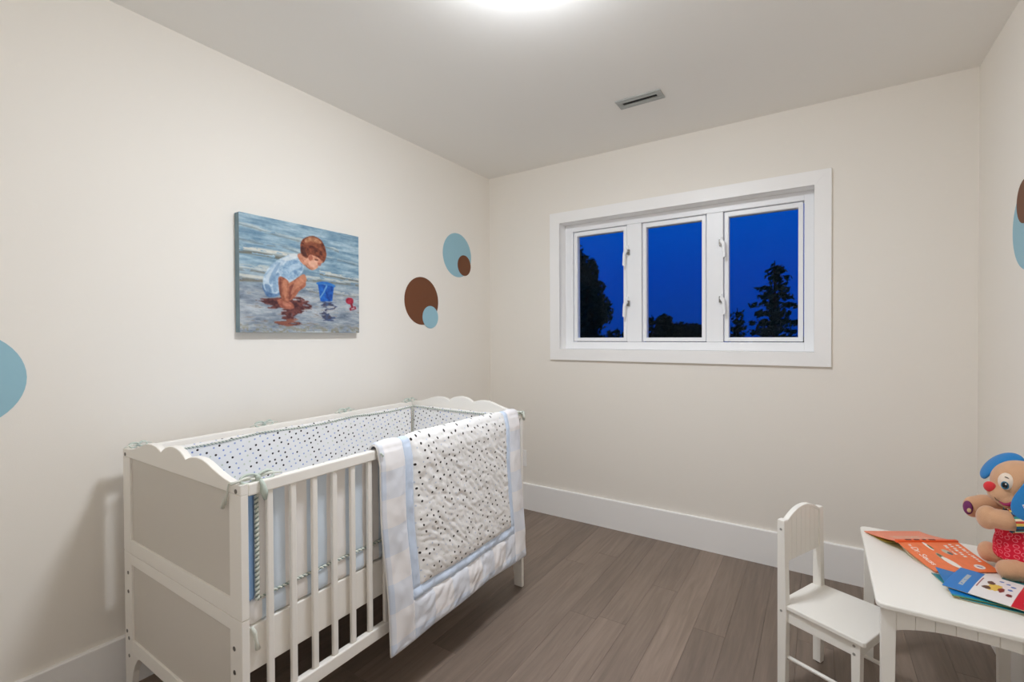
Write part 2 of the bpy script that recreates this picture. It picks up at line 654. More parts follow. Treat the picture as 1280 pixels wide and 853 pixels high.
def latch(x, z, side):
    lt = MB()
    lt.box(x - 0.008, x + 0.008, 0.060, 0.0745, z - 0.022, z + 0.045, 0.003)
    lt.prism([(x - 0.002 * side, z + 0.03), (x - 0.020 * side, z - 0.005), (x - 0.024 * side, z - 0.085), (x - 0.010 * side, z - 0.092), (x - 0.006 * side, z - 0.02), (x + 0.008 * side, z + 0.005)], 1, 0.034, 0.0605, 0.003)
    l_ = lt.build('latch', VINYL, win)
    MB().box(x + 0.007 * side - 0.007, x + 0.007 * side + 0.007, 0.054, 0.0735, z - 0.018, z + 0.018, 0.001).build('keeper', GREYMETAL, l_)


for z in (1.79, 1.46):
    latch(sashes[0][1] + 0.010, z, 1)
    latch(sashes[2][0] - 0.010, z, -1)

# ------------------------------------------------------------------ outside
gr = MB().box(-80, 80, 0.4, 120, -3.2, -3.0).build('ground', LAWN)
tag(gr, kind='structure')


def leaf_cloud(name, pts, size, parent, material):
    vs_, fs = [], []
    for p, s in pts:
        n = Vector((random.gauss(0, 1), random.gauss(0, 1), random.gauss(0, 1))).normalized()
        a = n.orthogonal().normalized() * size * s
        c = n.cross(a).normalized() * size * s * 0.7
        k0 = len(vs_)
        p = Vector(p)
        vs_ += [p - a, p + c * 0.8, p + a, p - c * 0.8]
        fs.append((k0, k0 + 1, k0 + 2, k0 + 3))
    me = bpy.data.meshes.new(name)
    me.from_pydata(vs_, [], fs)
    me.materials.append(material)
    o = bpy.data.objects.new(name, me)
    C.objects.link(o)
    o.parent = parent
    tag(o, kind='stuff')
    return o


def conifer(x, y, ztop, rad, label, group=None, seed=0, tiers=None):
    random.seed(seed)
    base = -3.0
    hh = ztop - base
    t = thing('conifer', label, 'tree', (x, y, base), 0, group)
    MB().tube([(0, 0, 0), (0, 0, hh * 0.5), (0, 0, hh * 0.99)], [hh * 0.022, hh * 0.014, 0.01], 8).build('trunk', BARK, t)
    pts = []
    tiers = tiers or int(hh * 4.5)
    for i in range(tiers):
        f = i / tiers
        z = hh * (0.16 + 0.83 * f)
        R = rad * (1 - f) ** 0.8 + 0.04
        nb = max(5, int(9 * (1 - f)) + 4)
        for k_ in range(nb):
            a = random.uniform(0, 2 * PI)
            L = R * random.uniform(0.7, 1.12)
            steps = max(12, int(L * 60))
            for s_ in range(steps):
                q = (s_ + 0.5) / steps
                wq = 0.16 * (1 - q) + 0.04
                pts.append(((math.cos(a) * L * q + random.gauss(0, wq * .5), math.sin(a) * L * q + random.gauss(0, wq * .5), z - 0.18 * L * q + 0.10 * L * q * q + random.gauss(0, 0.03 + 0.03 * (1 - q))), random.uniform(0.6, 1.2)))
    leaf_cloud('foliage', pts, 0.075, t, TREEDARK)
    return t


def broadleaf(x, y, blobs, label, group=None, seed=0, dens=260, size=0.08):
    random.seed(seed)
    t = thing('broadleaf_tree', label, 'tree', (x, y, -3.0), 0, group)
    top = max(bz for (_, _, bz, _) in blobs) + 3.0
    MB().tube([(0, 0, 0), (0.05, 0, top * .5), (0, 0.05, top * .9)], [0.22, 0.14, 0.04], 8).build('trunk', BARK, t)
    pts = []
    for (bx, by, bz, br) in blobs:
        for _ in range(int(dens * br * br * 34)):
            v = Vector((random.gauss(0, 1), random.gauss(0, 1), random.gauss(0, 1))).normalized() * br * random.uniform(0.35, 1.05)
            pts.append(((bx + v.x, by + v.y, bz + 3.0 + v.z * 0.85), random.uniform(0.6, 1.2)))
    leaf_cloud('foliage', pts, size, t, TREEDARK)
    return t


# big conifer in the right pane, smaller one beside it
conifer(1.28, 9.0, 2.95, 1.65, 'tall dark conifer seen through the right window pane', seed=3)
conifer(0.20, 11.5, 2.05, 0.8, 'small dark conifer left of the tall conifer in the right pane', seed=4)
# broadleaf tree in the left pane
broadleaf(-3.22, 8.0, [(-0.1, 0, 3.35, .40), (0.0, .2, 2.85, .62), (0.25, .1, 2.35, .6), (-0.4, 0, 2.3, .8), (0.38, .2, 1.85, .62), (-.3, .2, 1.6, .9), (0.15, -.1, 1.25, .62), (0.3, .1, 0.8, .7), (-.5, 0, .7, .9), (0.2, 0, 0.1, .8), (-.4, 0, -.4, 1.0)],
          'tall leafy tree filling the left side of the left window pane', seed=8, dens=170)
# tree line low in the left and middle panes
spots = [(-4.5, 14.0, 1.56), (-5.34, 17.0, 1.66), (-6.08, 20.0, 1.6)]
for i, (x, y, zt) in enumerate(spots):
    conifer(x, y, zt, 0.75, ['pointed treetop low in the left pane nearest the leafy tree', 'middle one of the low treetops in the left pane', 'low treetop at the right edge of the left pane'][i], 'low treetops beyond the garden', seed=20 + i)
conifer(-1.74, 10.0, 1.86, 0.5, 'narrow pointed tree at the left edge of the middle pane', 'low treetops beyond the garden', seed=31)
broadleaf(-2.09, 12.5, [(0, 0, 1.72, .24), (0.05, 0, 1.5, .3), (-.05, 0, 1.2, .3), (0, 0, 0.7, .4), (0, 0, 0, .6)], 'rounded small tree second from left in the middle pane', 'low treetops beyond the garden', seed=32, dens=200)
broadleaf(-2.32, 15.6, [(0, 0, 1.35, .45), (0.5, 0, 1.3, .45), (-.4, 0, 1.2, .5), (0, 0, 0.6, .7)], 'low bush in the middle of the middle window pane', 'low treetops beyond the garden', seed=33, dens=170)
broadleaf(-2.55, 19.0, [(0, 0, 1.28, .5), (-.5, 0, 1.2, .45), (.45, 0, 1.15, .45), (0, 0, 0.5, .8)], 'low bush at the right end of the middle window pane', 'low treetops beyond the garden', seed=34, dens=170)

# ------------------------------------------------------------------ ceiling lamp, vent, outlet
LX, LY, LR = 1.355, -1.695, 0.16
la = thing('ceiling_light', 'glowing white round flush dome light on the ceiling', 'ceiling light', (LX, LY, H))
MB().lathe([(0, -0.0005), (LR * 0.98, -0.0005), (LR, -0.006), (LR, -0.022), (LR - 0.012, -0.026), (0, -0.026)], 48).build('base_ring', TRIM, la, True)
dome = [(LR - 0.013, -0.0265)] + [((LR - 0.013) * math.cos(a), -0.0265 - 0.056 * math.sin(a)) for a in np.linspace(0.05, PI / 2 - 0.01, 12)] + [(0, -0.0825)]
MB().lathe(dome, 48).build('dome', lamp_mat(), la, True)
for a in (1.55, 1.55 + 2 * PI / 3, 1.55 + 4 * PI / 3):
    MB().ellipsoid((math.cos(a) * (LR + 0.002), math.sin(a) * (LR + 0.002), -0.024), (0.008, 0.008, 0.007), seg=10, rings=6).build('clip', GREYMETAL, la, True)

ve = thing('ceiling_vent', 'small grey metal slot vent set in the ceiling', 'vent', (1.335, -0.556, H))
fv = MB()
fv.box(-0.114, 0.114, -0.048, -0.012, -0.007, -0.0005, 0.003).box(-0.114, 0.114, 0.012, 0.048, -0.007, -0.0005, 0.003)
fv.box(-0.114, -0.086, -0.013, 0.013, -0.007, -0.0005, 0.003).box(0.086, 0.114, -0.013, 0.013, -0.007, -0.0005, 0.003)
fv.build('frame', VENTMET, ve)
MB().box(-0.087, 0.087, -0.013, 0.013, -0.003, -0.0007).build('slot', DARK, ve)
MB().box(-0.10, 0.10, 0.022, 0.025, -0.0085, -0.0065, 0.0005).build('rib', VENTMET, ve)
MB().box(-0.10, 0.10, -0.025, -0.022, -0.0085, -0.0065, 0.0005).build('rib', VENTMET, ve)

ol = thing('wall_outlet', 'white wall outlet low on the back wall beside the crib', 'outlet', (0.285, -0.0005, 0.365))
MB().box(-0.036, 0.036, -0.006, 0, -0.06, 0.06, 0.003).build('cover_plate', TRIM, ol)
for z in (-0.022, 0.022):
    MB().box(-0.016, 0.016, -0.008, -0.0055, z - 0.014, z + 0.014, 0.002).build('socket', TRIM, ol)

# ------------------------------------------------------------------ wall decals


def decal(x, y, z, r, mtl, label, cat='wall decal', th=0.0012, side=1):
    o = MB().disc((0, 0, 0), r, 0, th * side).build('wall_decal', mtl)
    o.location = (x, y, z)
    tag(o, label, cat, 'round wall decals')


decal(0.0004, -2.642, 1.132, 0.150, BLUEVINYL, 'large pale blue round decal at the left edge of the photo')
decal(0.0004, -0.730, 1.476, 0.150, BROWNVINYL, 'large brown round decal on the wall beside the canvas picture')
decal(0.0018, -0.655, 1.376, 0.072, BLUEVINYL, 'small pale blue round decal overlapping the large brown one')
decal(0.0004, -0.380, 1.812, 0.151, BLUEVINYL, 'large pale blue round decal high up nearest the back corner')
decal(0.0018, -0.308, 1.749, 0.072, BROWNVINYL, 'small brown round decal overlapping a large blue one by the corner')
decal(W - 0.0004, -0.590, 1.622, 0.150, BLUEVINYL, 'large pale blue round decal on the right wall', side=-1)
decal(W - 0.0018, -0.560, 1.712, 0.076, BROWNVINYL, 'small brown round decal overlapping the blue one on the right wall', side=-1)


# ------------------------------------------------------------------ printing helpers
def vnoise(S, T, fx, fy, seed, octv=4):
    """fractal value noise on arrays"""
    r = np.random.default_rng(seed)
    out = np.zeros_like(S)
    amp, tot = 1.0, 0.0
    for o_ in range(octv):
        nx, ny = int(fx * 2 ** o_) + 2, int(fy * 2 ** o_) + 2
        g = r.random((ny + 1, nx + 1))
        x = np.clip(S, 0, 1) * (nx - 1)
        y = np.clip(T, 0, 1) * (ny - 1)
        xi, yi = x.astype(int), y.astype(int)
        xf, yf = x - xi, y - yi
        xf, yf = xf * xf * (3 - 2 * xf), yf * yf * (3 - 2 * yf)
        v = (g[yi, xi] * (1 - xf) + g[yi, xi + 1] * xf) * (1 - yf) + (g[yi + 1, xi] * (1 - xf) + g[yi + 1, xi + 1] * xf) * yf
        out += v * amp
        tot += amp
        amp *= 0.55
    return out / tot


def inpoly(S, T, pts):
    c = np.zeros(S.shape, bool)
    n = len(pts)
    for i in range(n):
        x1, y1 = pts[i]
        x2, y2 = pts[(i + 1) % n]
        if y1 == y2:
            continue
        k_ = ((y1 > T) != (y2 > T)) & (S < (x2 - x1) * (T - y1) / (y2 - y1) + x1)
        c ^= k_
    return c


def smoothpoly(pts, n=6):
    """Catmull-Rom closed outline"""
    out = []
    P = [np.array(p, float) for p in pts]
    for i in range(len(P)):
        a, b, c, d = P[i - 1], P[i], P[(i + 1) % len(P)], P[(i + 2) % len(P)]
        for k_ in range(n):
            t = k_ / n
            out.append(tuple(0.5 * ((2 * b) + (-a + c) * t + (2 * a - 5 * b + 4 * c - d) * t * t + (-a + 3 * b - 3 * c + d) * t ** 3)))
    return out


def homography(src, dst):
    A = []
    for (x, y), (u, v) in zip(src, dst):
        A.append([x, y, 1, 0, 0, 0, -u * x, -u * y, -u])
        A.append([0, 0, 0, x, y, 1, -v * x, -v * y, -v])
    return np.linalg.svd(np.array(A))[2][-1].reshape(3, 3)


# ------------------------------------------------------------------ canvas picture
cv_ = thing('canvas_picture', 'beach painting on canvas of a crouching child with a blue bucket', 'picture', (0, -1.55, 1.53))
CW, CH, CT = 0.616, 0.511, 0.036
# outlines of the painted figures were measured as fractions of a slanted view; undo the slant
HM = homography([(85, 70), (798, 218), (795, 785), (85, 783)], [(0, 0), (1, 0), (1, 1), (0, 1)])


def q(*pts):
    o = []
    for x, y in pts:
        v = HM @ np.array([x, y, 1.0])
        o.append((v[0] / v[2], v[1] / v[2]))
    return o


def paint_beach(S, T):
    n1 = vnoise(S, T, 7, 40, 1, 5)
    n2 = vnoise(S, T, 16, 60, 2, 4)
    n3 = vnoise(S, T, 5, 18, 3, 5)
    n4 = vnoise(S, T, 40, 40, 4, 3)

    def L(a, b, t):
        t = np.clip(t, 0, 1)[..., None]
        return np.array(a) * (1 - t) + np.array(b) * t
    img = L((104, 140, 164), (172, 196, 208), (n1 - .28) * 2.2)
    low = np.clip((T - 0.40) / 0.25, 0, 1)
    sand = L((108, 122, 138), (198, 204, 208), (n3 * .6 + n2 * .5 - .28) * 2.1)
    img = img * (1 - low[..., None]) + sand * low[..., None]
    br = np.clip((n2 - 0.62) * 5, 0, 1) * np.clip((T - .45) * 3, 0, 1) * 0.6
    img = img * (1 - br[..., None]) + np.array((118, 104, 92)) * br[..., None]
    for (t0, sl, wd, st, x0, x1) in ((0.285, 0.03, .022, 1.0, 0, .62), (0.44, 0.02, .018, .7, 0, .4), (0.53, 0.03, .018, .9, 0, .42), (0.33, 0.12, .016, .9, .62, 1), (0.47, 0.02, .014, .7, .5, 1), (0.60, 0.0, .012, .6, .5, 1), (0.09, .1, .01, .5, 0, .8), (0.2, .08, .01, .35, 0, 1)):
        d = (T - t0 - sl * S - 0.05 * (n3 - .5)) / wd
        inx = (S >= x0) & (S <= x1)
        f = np.clip(1.3 - np.abs(d), 0, 1) * (n2 > .40) * inx * st
        img = img * (1 - f[..., None]) + np.array((212, 212, 202)) * f[..., None]
        f2 = np.clip(1.1 - np.abs(d - 1.7), 0, 1) * (n2 > .38) * inx * st * .75
        img = img * (1 - f2[..., None]) + np.array((106, 96, 74)) * f2[..., None]
    g = np.clip((T - .90) * 10, 0, 1) * np.clip((n4 - .42) * 4, 0, 1)
    img = img * (1 - g[..., None] * .7) + np.array((122, 112, 78)) * g[..., None] * .7

    streak = vnoise(S, T, 9, 46, 9, 3)

    def fill(pts, c, c2=None, sm=True, ns=n4, amt=1.0, cut=None):
        wob = (streak - 0.5) * 0.16 if cut else 0.0
        mk = inpoly(S + wob, T, smoothpoly(pts) if sm else pts)
        if cut:
            mk &= streak > cut
        cc = L(c, c2 if c2 else c, (ns - .25) * 2)
        mf = np.pad(mk.astype(float), 1, mode='edge')
        h_, w_ = mk.shape
        mf = sum(mf[a:a + h_, b:b + w_] for a in range(3) for b in range(3)) / 9.0 * amt
        img[:] = img * (1 - mf[..., None]) + cc * mf[..., None]
    # wet reflection under the child
    fill(q((225, 590), (330, 580), (440, 575), (470, 590), (520, 632), (470, 660), (400, 690), (440, 740), (300, 735), (350, 690), (330, 660), (250, 632)), (66, 26, 30), (118, 58, 50), amt=.92, cut=.36)
    fill(q((310, 712), (430, 705), (410, 745), (330, 742)), (166, 104, 80), (140, 84, 66), amt=.8, cut=.42)
    fill(q((570, 600), (635, 605), (660, 640), (600, 660), (650, 700), (610, 720), (570, 680), (595, 650)), (58, 50, 70), (44, 66, 110), amt=.85, cut=.40)
    # trousers
    fill(q((225, 500), (300, 520), (330, 545), (310, 570), (255, 575), (232, 545)), (74, 108, 150), (104, 138, 176))
    # far thigh and knee
    fill(q((375, 500), (440, 455), (475, 470), (478, 510), (440, 540), (410, 580), (370, 598), (360, 560)), (158, 90, 68), (190, 122, 92))
    fill(q((440, 458), (470, 440), (485, 470), (472, 492), (455, 480)), (206, 142, 112), (190, 120, 92))
    fill(q((372, 520), (420, 500), (400, 560), (380, 590), (366, 560)), (120, 62, 50), (140, 76, 60))
    # feet
    fill(q((312, 592), (360, 585), (408, 625), (395, 645), (340, 640), (315, 615)), (150, 84, 66), (178, 106, 84))
    # shirt
    fill(q((225, 470), (250, 415), (300, 365), (370, 330), (430, 322), (452, 345), (468, 385), (465, 420), (440, 452), (385, 485), (330, 455), (318, 500), (322, 545), (285, 555), (235, 530)), (150, 180, 206), (200, 216, 226))
    fill(q((250, 440), (310, 385), (345, 372), (290, 430), (262, 490), (245, 480)), (208, 222, 230), (190, 206, 220), amt=.8)
    fill(q((360, 372), (440, 362), (462, 400), (440, 440), (385, 475), (345, 440)), (120, 156, 192), (172, 198, 216))
    fill(q((285, 470), (320, 430), (318, 520), (290, 545)), (112, 146, 182), (146, 176, 204), amt=.8)
    fill(q((380, 325), (425, 318), (445, 340), (410, 345)), (222, 226, 226), (206, 214, 220))
    # arm
    fill(q((322, 455), (375, 480), (380, 540), (372, 600), (350, 605), (330, 570), (318, 510)), (150, 86, 64), (186, 116, 88))
    # neck, face
    fill(q((432, 325), (460, 318), (490, 350), (480, 388), (450, 365)), (188, 120, 94), (206, 140, 112))
    fill(q((470, 330), (520, 320), (575, 350), (578, 372), (556, 386), (552, 402), (520, 416), (492, 400), (476, 378)), (206, 142, 112), (226, 166, 138))
    fill(q((552, 372), (574, 374), (568, 392), (556, 388)), (178, 96, 80), (160, 84, 70), amt=.7)
    # hair
    fill(q((450, 300), (455, 250), (485, 222), (530, 215), (575, 240), (600, 290), (604, 335), (585, 372), (560, 345), (530, 330), (505, 325), (490, 345), (462, 330)), (84, 38, 28), (140, 72, 46))
    fill(q((480, 232), (530, 220), (575, 250), (560, 262), (515, 246), (482, 256)), (190, 130, 92), (214, 160, 118), amt=.75)
    fill(q((498, 332), (515, 326), (524, 345), (512, 364), (500, 352)), (202, 128, 100), (170, 96, 74))
    # brush strokes that model the figure: folds of the shirt, light on limbs, features of the face
    fill(q((300, 395), (330, 375), (300, 440), (272, 500), (262, 470)), (118, 152, 186), amt=.7)
    fill(q((340, 350), (400, 330), (425, 345), (370, 360)), (226, 232, 234), amt=.8)
    fill(q((395, 385), (450, 380), (450, 400), (400, 420), (380, 440)), (186, 208, 224), amt=.75)
    fill(q((235, 500), (262, 505), (275, 545), (248, 545)), (92, 126, 166), amt=.7)
    fill(q((345, 475), (366, 485), (366, 560), (352, 580), (345, 530)), (206, 138, 106), amt=.7)
    fill(q((322, 470), (335, 475), (332, 570), (322, 540)), (112, 58, 48), amt=.7)
    fill(q((425, 470), (462, 468), (462, 500), (420, 528), (398, 560), (392, 545)), (214, 148, 116), amt=.65)
    fill(q((345, 600), (390, 622), (380, 632), (345, 622)), (206, 138, 112), amt=.6)
    fill(q((500, 365), (540, 358), (552, 380), (530, 400), (505, 392)), (238, 186, 160), amt=.7)
    fill(q((556, 352), (578, 358), (586, 368), (572, 374), (556, 366)), (206, 140, 112), amt=.8)
    fill(q((536, 350), (556, 352), (552, 360), (538, 358)), (88, 46, 38), amt=.8)
    fill(q((478, 382), (500, 402), (522, 415), (505, 412), (484, 398)), (156, 88, 70), amt=.7)
    fill(q((470, 260), (500, 245), (560, 255), (590, 300), (596, 330), (570, 300), (520, 270)), (156, 92, 62), amt=.55)
    fill(q((452, 290), (462, 270), (478, 300), (490, 330), (470, 332)), (66, 30, 26), amt=.7)
    # bucket
    fill(q((552, 495), (648, 510), (636, 600), (566, 600)), (14, 78, 168), (28, 104, 196), sm=False)
    fill(q((548, 488), (600, 484), (652, 505), (648, 516), (598, 500), (550, 500)), (58, 132, 206), (30, 98, 180))
    fill(q((585, 505), (640, 512), (632, 590), (612, 598)), (10, 60, 140), (20, 84, 172), sm=False, amt=.7)
    fill(q((602, 505), (610, 508), (590, 548), (566, 582), (560, 578), (582, 545)), (110, 160, 206), sm=False)
    # red spade
    fill(q((718, 590), (735, 578), (758, 585), (762, 608), (745, 618), (722, 610)), (150, 30, 52), (190, 54, 76))
    fill(q((742, 612), (754, 610), (764, 640), (752, 642)), (140, 28, 48), sm=False)
    fill(q((738, 640), (774, 628), (780, 645), (742, 656)), (150, 34, 54), sm=False)
    fill(q((748, 643), (768, 636), (770, 642), (752, 649)), (196, 190, 190), sm=False)
    img += ((n4 - .5) * 22)[..., None] + (rng.random(S.shape) - .5)[..., None] * 10
    return img * 0.96


CANV = print_mat('painted_canvas', 0.55, bump=(500, 0.15))
gx = 0.0006
grid_obj('painting', lambda s, t: (CT + gx, -CW / 2 + s * CW, CH / 2 - t * CH), 330, 270, CANV, cv_, colfn=paint_beach, smooth=False)
sd = MB().box(0.0005, CT, -CW / 2, CW / 2, -CH / 2, CH / 2, 0.002).build('stretcher', mat('canvas_edge', (128, 150, 160), 0.7, 0.3, vary=(18, 0.3)), cv_)

# ------------------------------------------------------------------ crib
CO = (0.86009, -2.27677, 0.0)
CRZ = PI / 2 + 0.00485
L, WD, HT = 1.3725, 0.767, 0.8757
crib = thing('crib', 'white wooden crib with scalloped ends and slatted sides', 'crib', CO, CRZ)
half = [(0, 0.85), (0, HT), (0.05, 0.8775), (0.08, 0.882), (0.108, 0.8885), (0.145, 0.899), (0.175, 0.909), (0.205, 0.9155), (0.235, 0.9165), (0.262, 0.914), (0.285, 0.908), (0.302, 0.9015),
        (0.316, 0.911), (0.335, 0.920), (0.36, 0.926), (0.3835, 0.928)]
outline = half + [(WD - v, z) for v, z in half[-2::-1]]
ET = 0.02
legp = [(0.0, 0.0), (0.045, 0.0), (0.047, 0.05), (0.053, 0.09), (0.064, 0.125), (0.08, 0.155), (0.10, 0.178), (0.112, 0.185), (0.06, 0.20), (0.06, 0.5245), (0.0, 0.5245)]
for u0 in (0.0, L - ET):
    ua, ub = u0, u0 + ET
    MB().prism(outline, 0, ua, ub, 0.0025).build('scalloped_rail', CRIB, crib)
    for mir in (0, 1):
        f = (lambda v: WD - v) if mir else (lambda v: v)
        a, c = sorted((f(0), f(0.058)))
        MB().box(ua, ub, a, c, 0.5262, 0.8495, 0.002).build('post', CRIB, crib)
        MB().prism([(f(v), z) for v, z in legp], 0, ua, ub, 0.002).build('leg', CRIB, crib)
    MB().box(ua + 0.0005, ub - 0.0005, 0.0575, WD - 0.0575, 0.5262, 0.571, 0.0015).build('middle_rail', CRIB, crib)
    MB().box(ua + 0.0005, ub - 0.0005, 0.0595, WD - 0.0595, 0.489, 0.5245, 0.0015).build('middle_rail', CRIB, crib)
    MB().box(ua + 0.0005, ub - 0.0005, 0.0595, WD - 0.0595, 0.186, 0.231, 0.0015).build('bottom_rail', CRIB, crib)
    MB().box(ua + 0.007, ub - 0.007, 0.055, WD - 0.055, 0.5685, 0.853).build('inset_panel', CRIB_PANEL, crib)
    MB().box(ua + 0.007, ub - 0.007, 0.057, WD - 0.057, 0.229, 0.491).build('inset_panel', CRIB_PANEL, crib)
    s_ = -1 if u0 == 0 else 1
    fu = ua if u0 == 0 else ub
    for v, z in [(0.022, 0.858), (0.038, 0.446), (0.038, 0.384), (0.038, 0.262), (0.745, 0.858), (0.733, 0.456), (0.733, 0.392), (0.748, 0.252), (0.733, 0.232), (0.733, 0.172)]:
        MB().disc((fu, v, z), 0.006, 0, 0.0012 * s_, 12).build('screw_cap', GREYMETAL, crib)
slat_src = None
for v0 in (0.0, WD - 0.022):
    MB().box(ET + 0.0005, L - ET - 0.0005, v0, v0 + 0.022, 0.8425, HT - 0.0005, 0.004).build('top_rail', CRIB, crib)
    MB().box(ET + 0.0005, L - ET - 0.0005, v0, v0 + 0.022, 0.238, 0.279, 0.004).build('bottom_rail', CRIB, crib)
    for k_ in range(19):
        u = 0.0802 + 0.0673 * k_
        if slat_src is None:
            slat_src = MB().box(-0.009, 0.009, -0.007, 0.007, 0.2775, 0.8435, 0.004).build('slat', CRIB, crib, loc=(u, v0 + 0.011, 0))
        else:
            child_copy(slat_src, crib, (u, v0 + 0.011, 0))
for v0 in (0.026, WD - 0.044):
    MB().box(ET + 0.001, L - ET - 0.001, v0, v0 + 0.018, 0.366, 0.487, 0.003).build('support_board', CRIB, crib)
src = None
for k_ in range(14):
    u = 0.06 + 0.0963 * k_
    if src is None:
        src = MB().box(-0.025, 0.025, 0.045, WD - 0.045, 0.425, 0.437).build('base_slat', CRIB, crib, loc=(u, 0, 0))
    else:
        child_copy(src, crib, (u, 0, 0))

# mattress with its fitted sheet
mt = thing('crib_mattress', 'pale blue and white striped crib mattress inside the crib', 'mattress', CO, CRZ)


def pad(name, u0, u1, v0, v1, z0, z1, r, material, parent, nu=60, puff=0.0, seed=0, axis='u'):
    """soft rounded slab: cross-section loop swept along u or v, uv in metres"""
    if axis == 'u':
        a0, a1, b0, b1 = u0, u1, v0, v1
    else:
        a0, a1, b0, b1 = v0, v1, u0, u1
    loop = []
    for cx, cz, st in ((b1 - r, z1 - r, 0), (b0 + r, z1 - r, 1), (b0 + r, z0 + r, 2), (b1 - r, z0 + r, 3)):
        for k_ in range(5):
            an = (st + k_ / 4) * PI / 2
            loop.append((cx + r * math.cos(an), cz + r * math.sin(an), math.cos(an), math.sin(an)))
    # subdivide long straight sides
    full = []
    for i, p in enumerate(loop):
        nx = loop[(i + 1) % len(loop)]
        full.append(p)
        dist = math.hypot(nx[0] - p[0], nx[1] - p[1])
        n = int(dist / 0.025)
        for k_ in range(1, n):
            t = k_ / n
            full.append((p[0] + (nx[0] - p[0]) * t, p[1] + (nx[1] - p[1]) * t, p[2], p[3]))
    full.append(full[0])
    per = [0]
    for a, c in zip(full, full[1:]):
        per.append(per[-1] + math.hypot(c[0] - a[0], c[1] - a[1]))
    nv = len(full) - 1

    def fn(s, t):
        s = min(max(s, 0), 1)
        j = int(round(t * nv))
        x, z, nx, nz = full[j]
        aa = a0 + (a1 - a0) * s
        jj = j % nv
        w = puff * (noise.noise(Vector((aa * 14 + seed, per[jj] * 14, seed))) + 0.5 * noise.noise(Vector((aa * 34, per[jj] * 34, seed + 3.3))))
        ed = min(s, 1 - s) * (a1 - a0)
        k_ = math.sqrt(max(0.0, 1 - (1 - min(ed / r, 1)) ** 2)) if ed < r else 1
        k_ = max(k_, 0.05)
        cx, cz = (b0 + b1) / 2, (z0 + z1) / 2
        x = cx + math.copysign(max(abs(x - cx) - (1 - k_) * r, 0), x - cx) + nx * w * k_
        z = cz + math.copysign(max(abs(z - cz) - (1 - k_) * r, 0), z - cz) + nz * w * k_
        return (aa, x, z) if axis == 'u' else (x, aa, z)
    o = grid_obj(name, fn, nu, nv, material, parent, uvfn=lambda s, t: (a0 + (a1 - a0) * s, per[int(round(t * nv))]))
    bm = bmesh.new()
    bm.from_mesh(o.data)
    bmesh.ops.remove_doubles(bm, verts=bm.verts[:], dist=0.00005)
    bmesh.ops.holes_fill(bm, edges=[e_ for e_ in bm.edges if len(e_.link_faces) == 1], sides=0)
    bmesh.ops.recalc_face_normals(bm, faces=bm.faces[:])
    bm.to_mesh(o.data)
    bm.free()
    return o


pad('mattress', 0.046, L - 0.046, 0.062, WD - 0.062, 0.4375, 0.549, 0.025, STRIPES, mt, 90, 0.002, 2)

# bumper pads tied round the inside
bp = thing('crib_bumper', 'padded dotted bumper with twisted cord piping lining the crib', 'bumper', CO, CRZ)
pad('corner_fold', 0.0225, 0.054, 0.030, 0.056, 0.552, 0.845, 0.010, MIDBLUE, bp, 6, 0.002, 12)
# the pads slip between mattress and sides
pad('back_pad', 0.056, L - 0.056, WD - 0.060, WD - 0.026, 0.49, 0.858, 0.014, DOTS, bp, 110, 0.003, 5)
pad('end_pad', L - 0.054, L - 0.023, 0.055, WD - 0.055, 0.552, 0.860, 0.014, DOTS, bp, 60, 0.003, 7, axis='v')
pad('end_pad', 0.023, 0.045, 0.055, WD - 0.055, 0.552, 0.848, 0.010, MIDBLUE, bp, 60, 0.002, 8, axis='v')
pad('front_pad', 0.0905, L - 0.056, 0.028, 0.058, 0.551, 0.845, 0.013, STRIPES, bp, 110, 0.003, 9)
pad('sheet_roll', 0.030, L - 0.03, 0.026, 0.060, 0.488, 0.552, 0.016, STRIPES, bp, 110, 0.004, 10)
pad('quilted_edge', 0.052, 0.0905, 0.024, 0.052, 0.545, 0.842, 0.009, WHITEFAB, bp, 6, 0.002, 11)


def cord(path, r, parent, name='piping', pitch=0.013, step=0.0022):
    """two-strand twisted cord: a cream and a sage strand wound round each other"""
    P = [Vector(p) for p in path]
    pts = []
    for a, c in zip(P, P[1:]):
        n = max(1, int((c - a).length / step))
        pts += [a.lerp(c, i / n) for i in range(n)]
    pts.append(P[-1])
    mb = MB()
    for ph, sl, rr in ((0, 0, r * 0.64), (PI, 1, r * 0.40)):
        ref = Vector((0, 0, 1)) if abs((P[1] - P[0]).normalized().z) < 0.8 else Vector((0, 1, 0))
        pp = []
        d_ = 0
        for i, p in enumerate(pts):
            t = (pts[min(i + 1, len(pts) - 1)] - pts[max(i - 1, 0)]).normalized()
            a = (ref - t * ref.dot(t)).normalized()
            b2 = t.cross(a)
            if i:
                d_ += (pts[i] - pts[i - 1]).length
            an = 2 * PI * d_ / pitch + ph
            pp.append(p + (a * math.cos(an) + b2 * math.sin(an)) * r * 0.5)
        mb.slot = sl
        mb.tube(pp, rr, 5)
    return mb.build(name, [CREAMCORD, SAGECORD], parent, True)


def sag(u):
    return 0.857 - 0.010 * math.sin(PI * ((u * 2.2) % 1.0))


cord([(u, WD - 0.060, sag(u)) for u in np.linspace(0.05, L - 0.055, 40)], 0.0046, bp)
cord([(L - 0.056, v, 0.860 - 0.008 * math.sin(PI * (WD - v) / WD)) for v in np.linspace(WD - 0.06, 0.05, 24)], 0.0046, bp)
cord([(0.053, 0.0235, z) for z in np.linspace(0.553, 0.842, 20)], 0.0064, bp)
cord([(u, 0.0245, 0.556 + 0.002 * math.sin(u * 9)) for u in np.linspace(0.05, L - 0.05, 30)], 0.0046, bp)
cord([(L - 0.058, WD - 0.062, z) for z in np.linspace(0.58, 0.852, 10)], 0.003, bp, 'corner_seam')


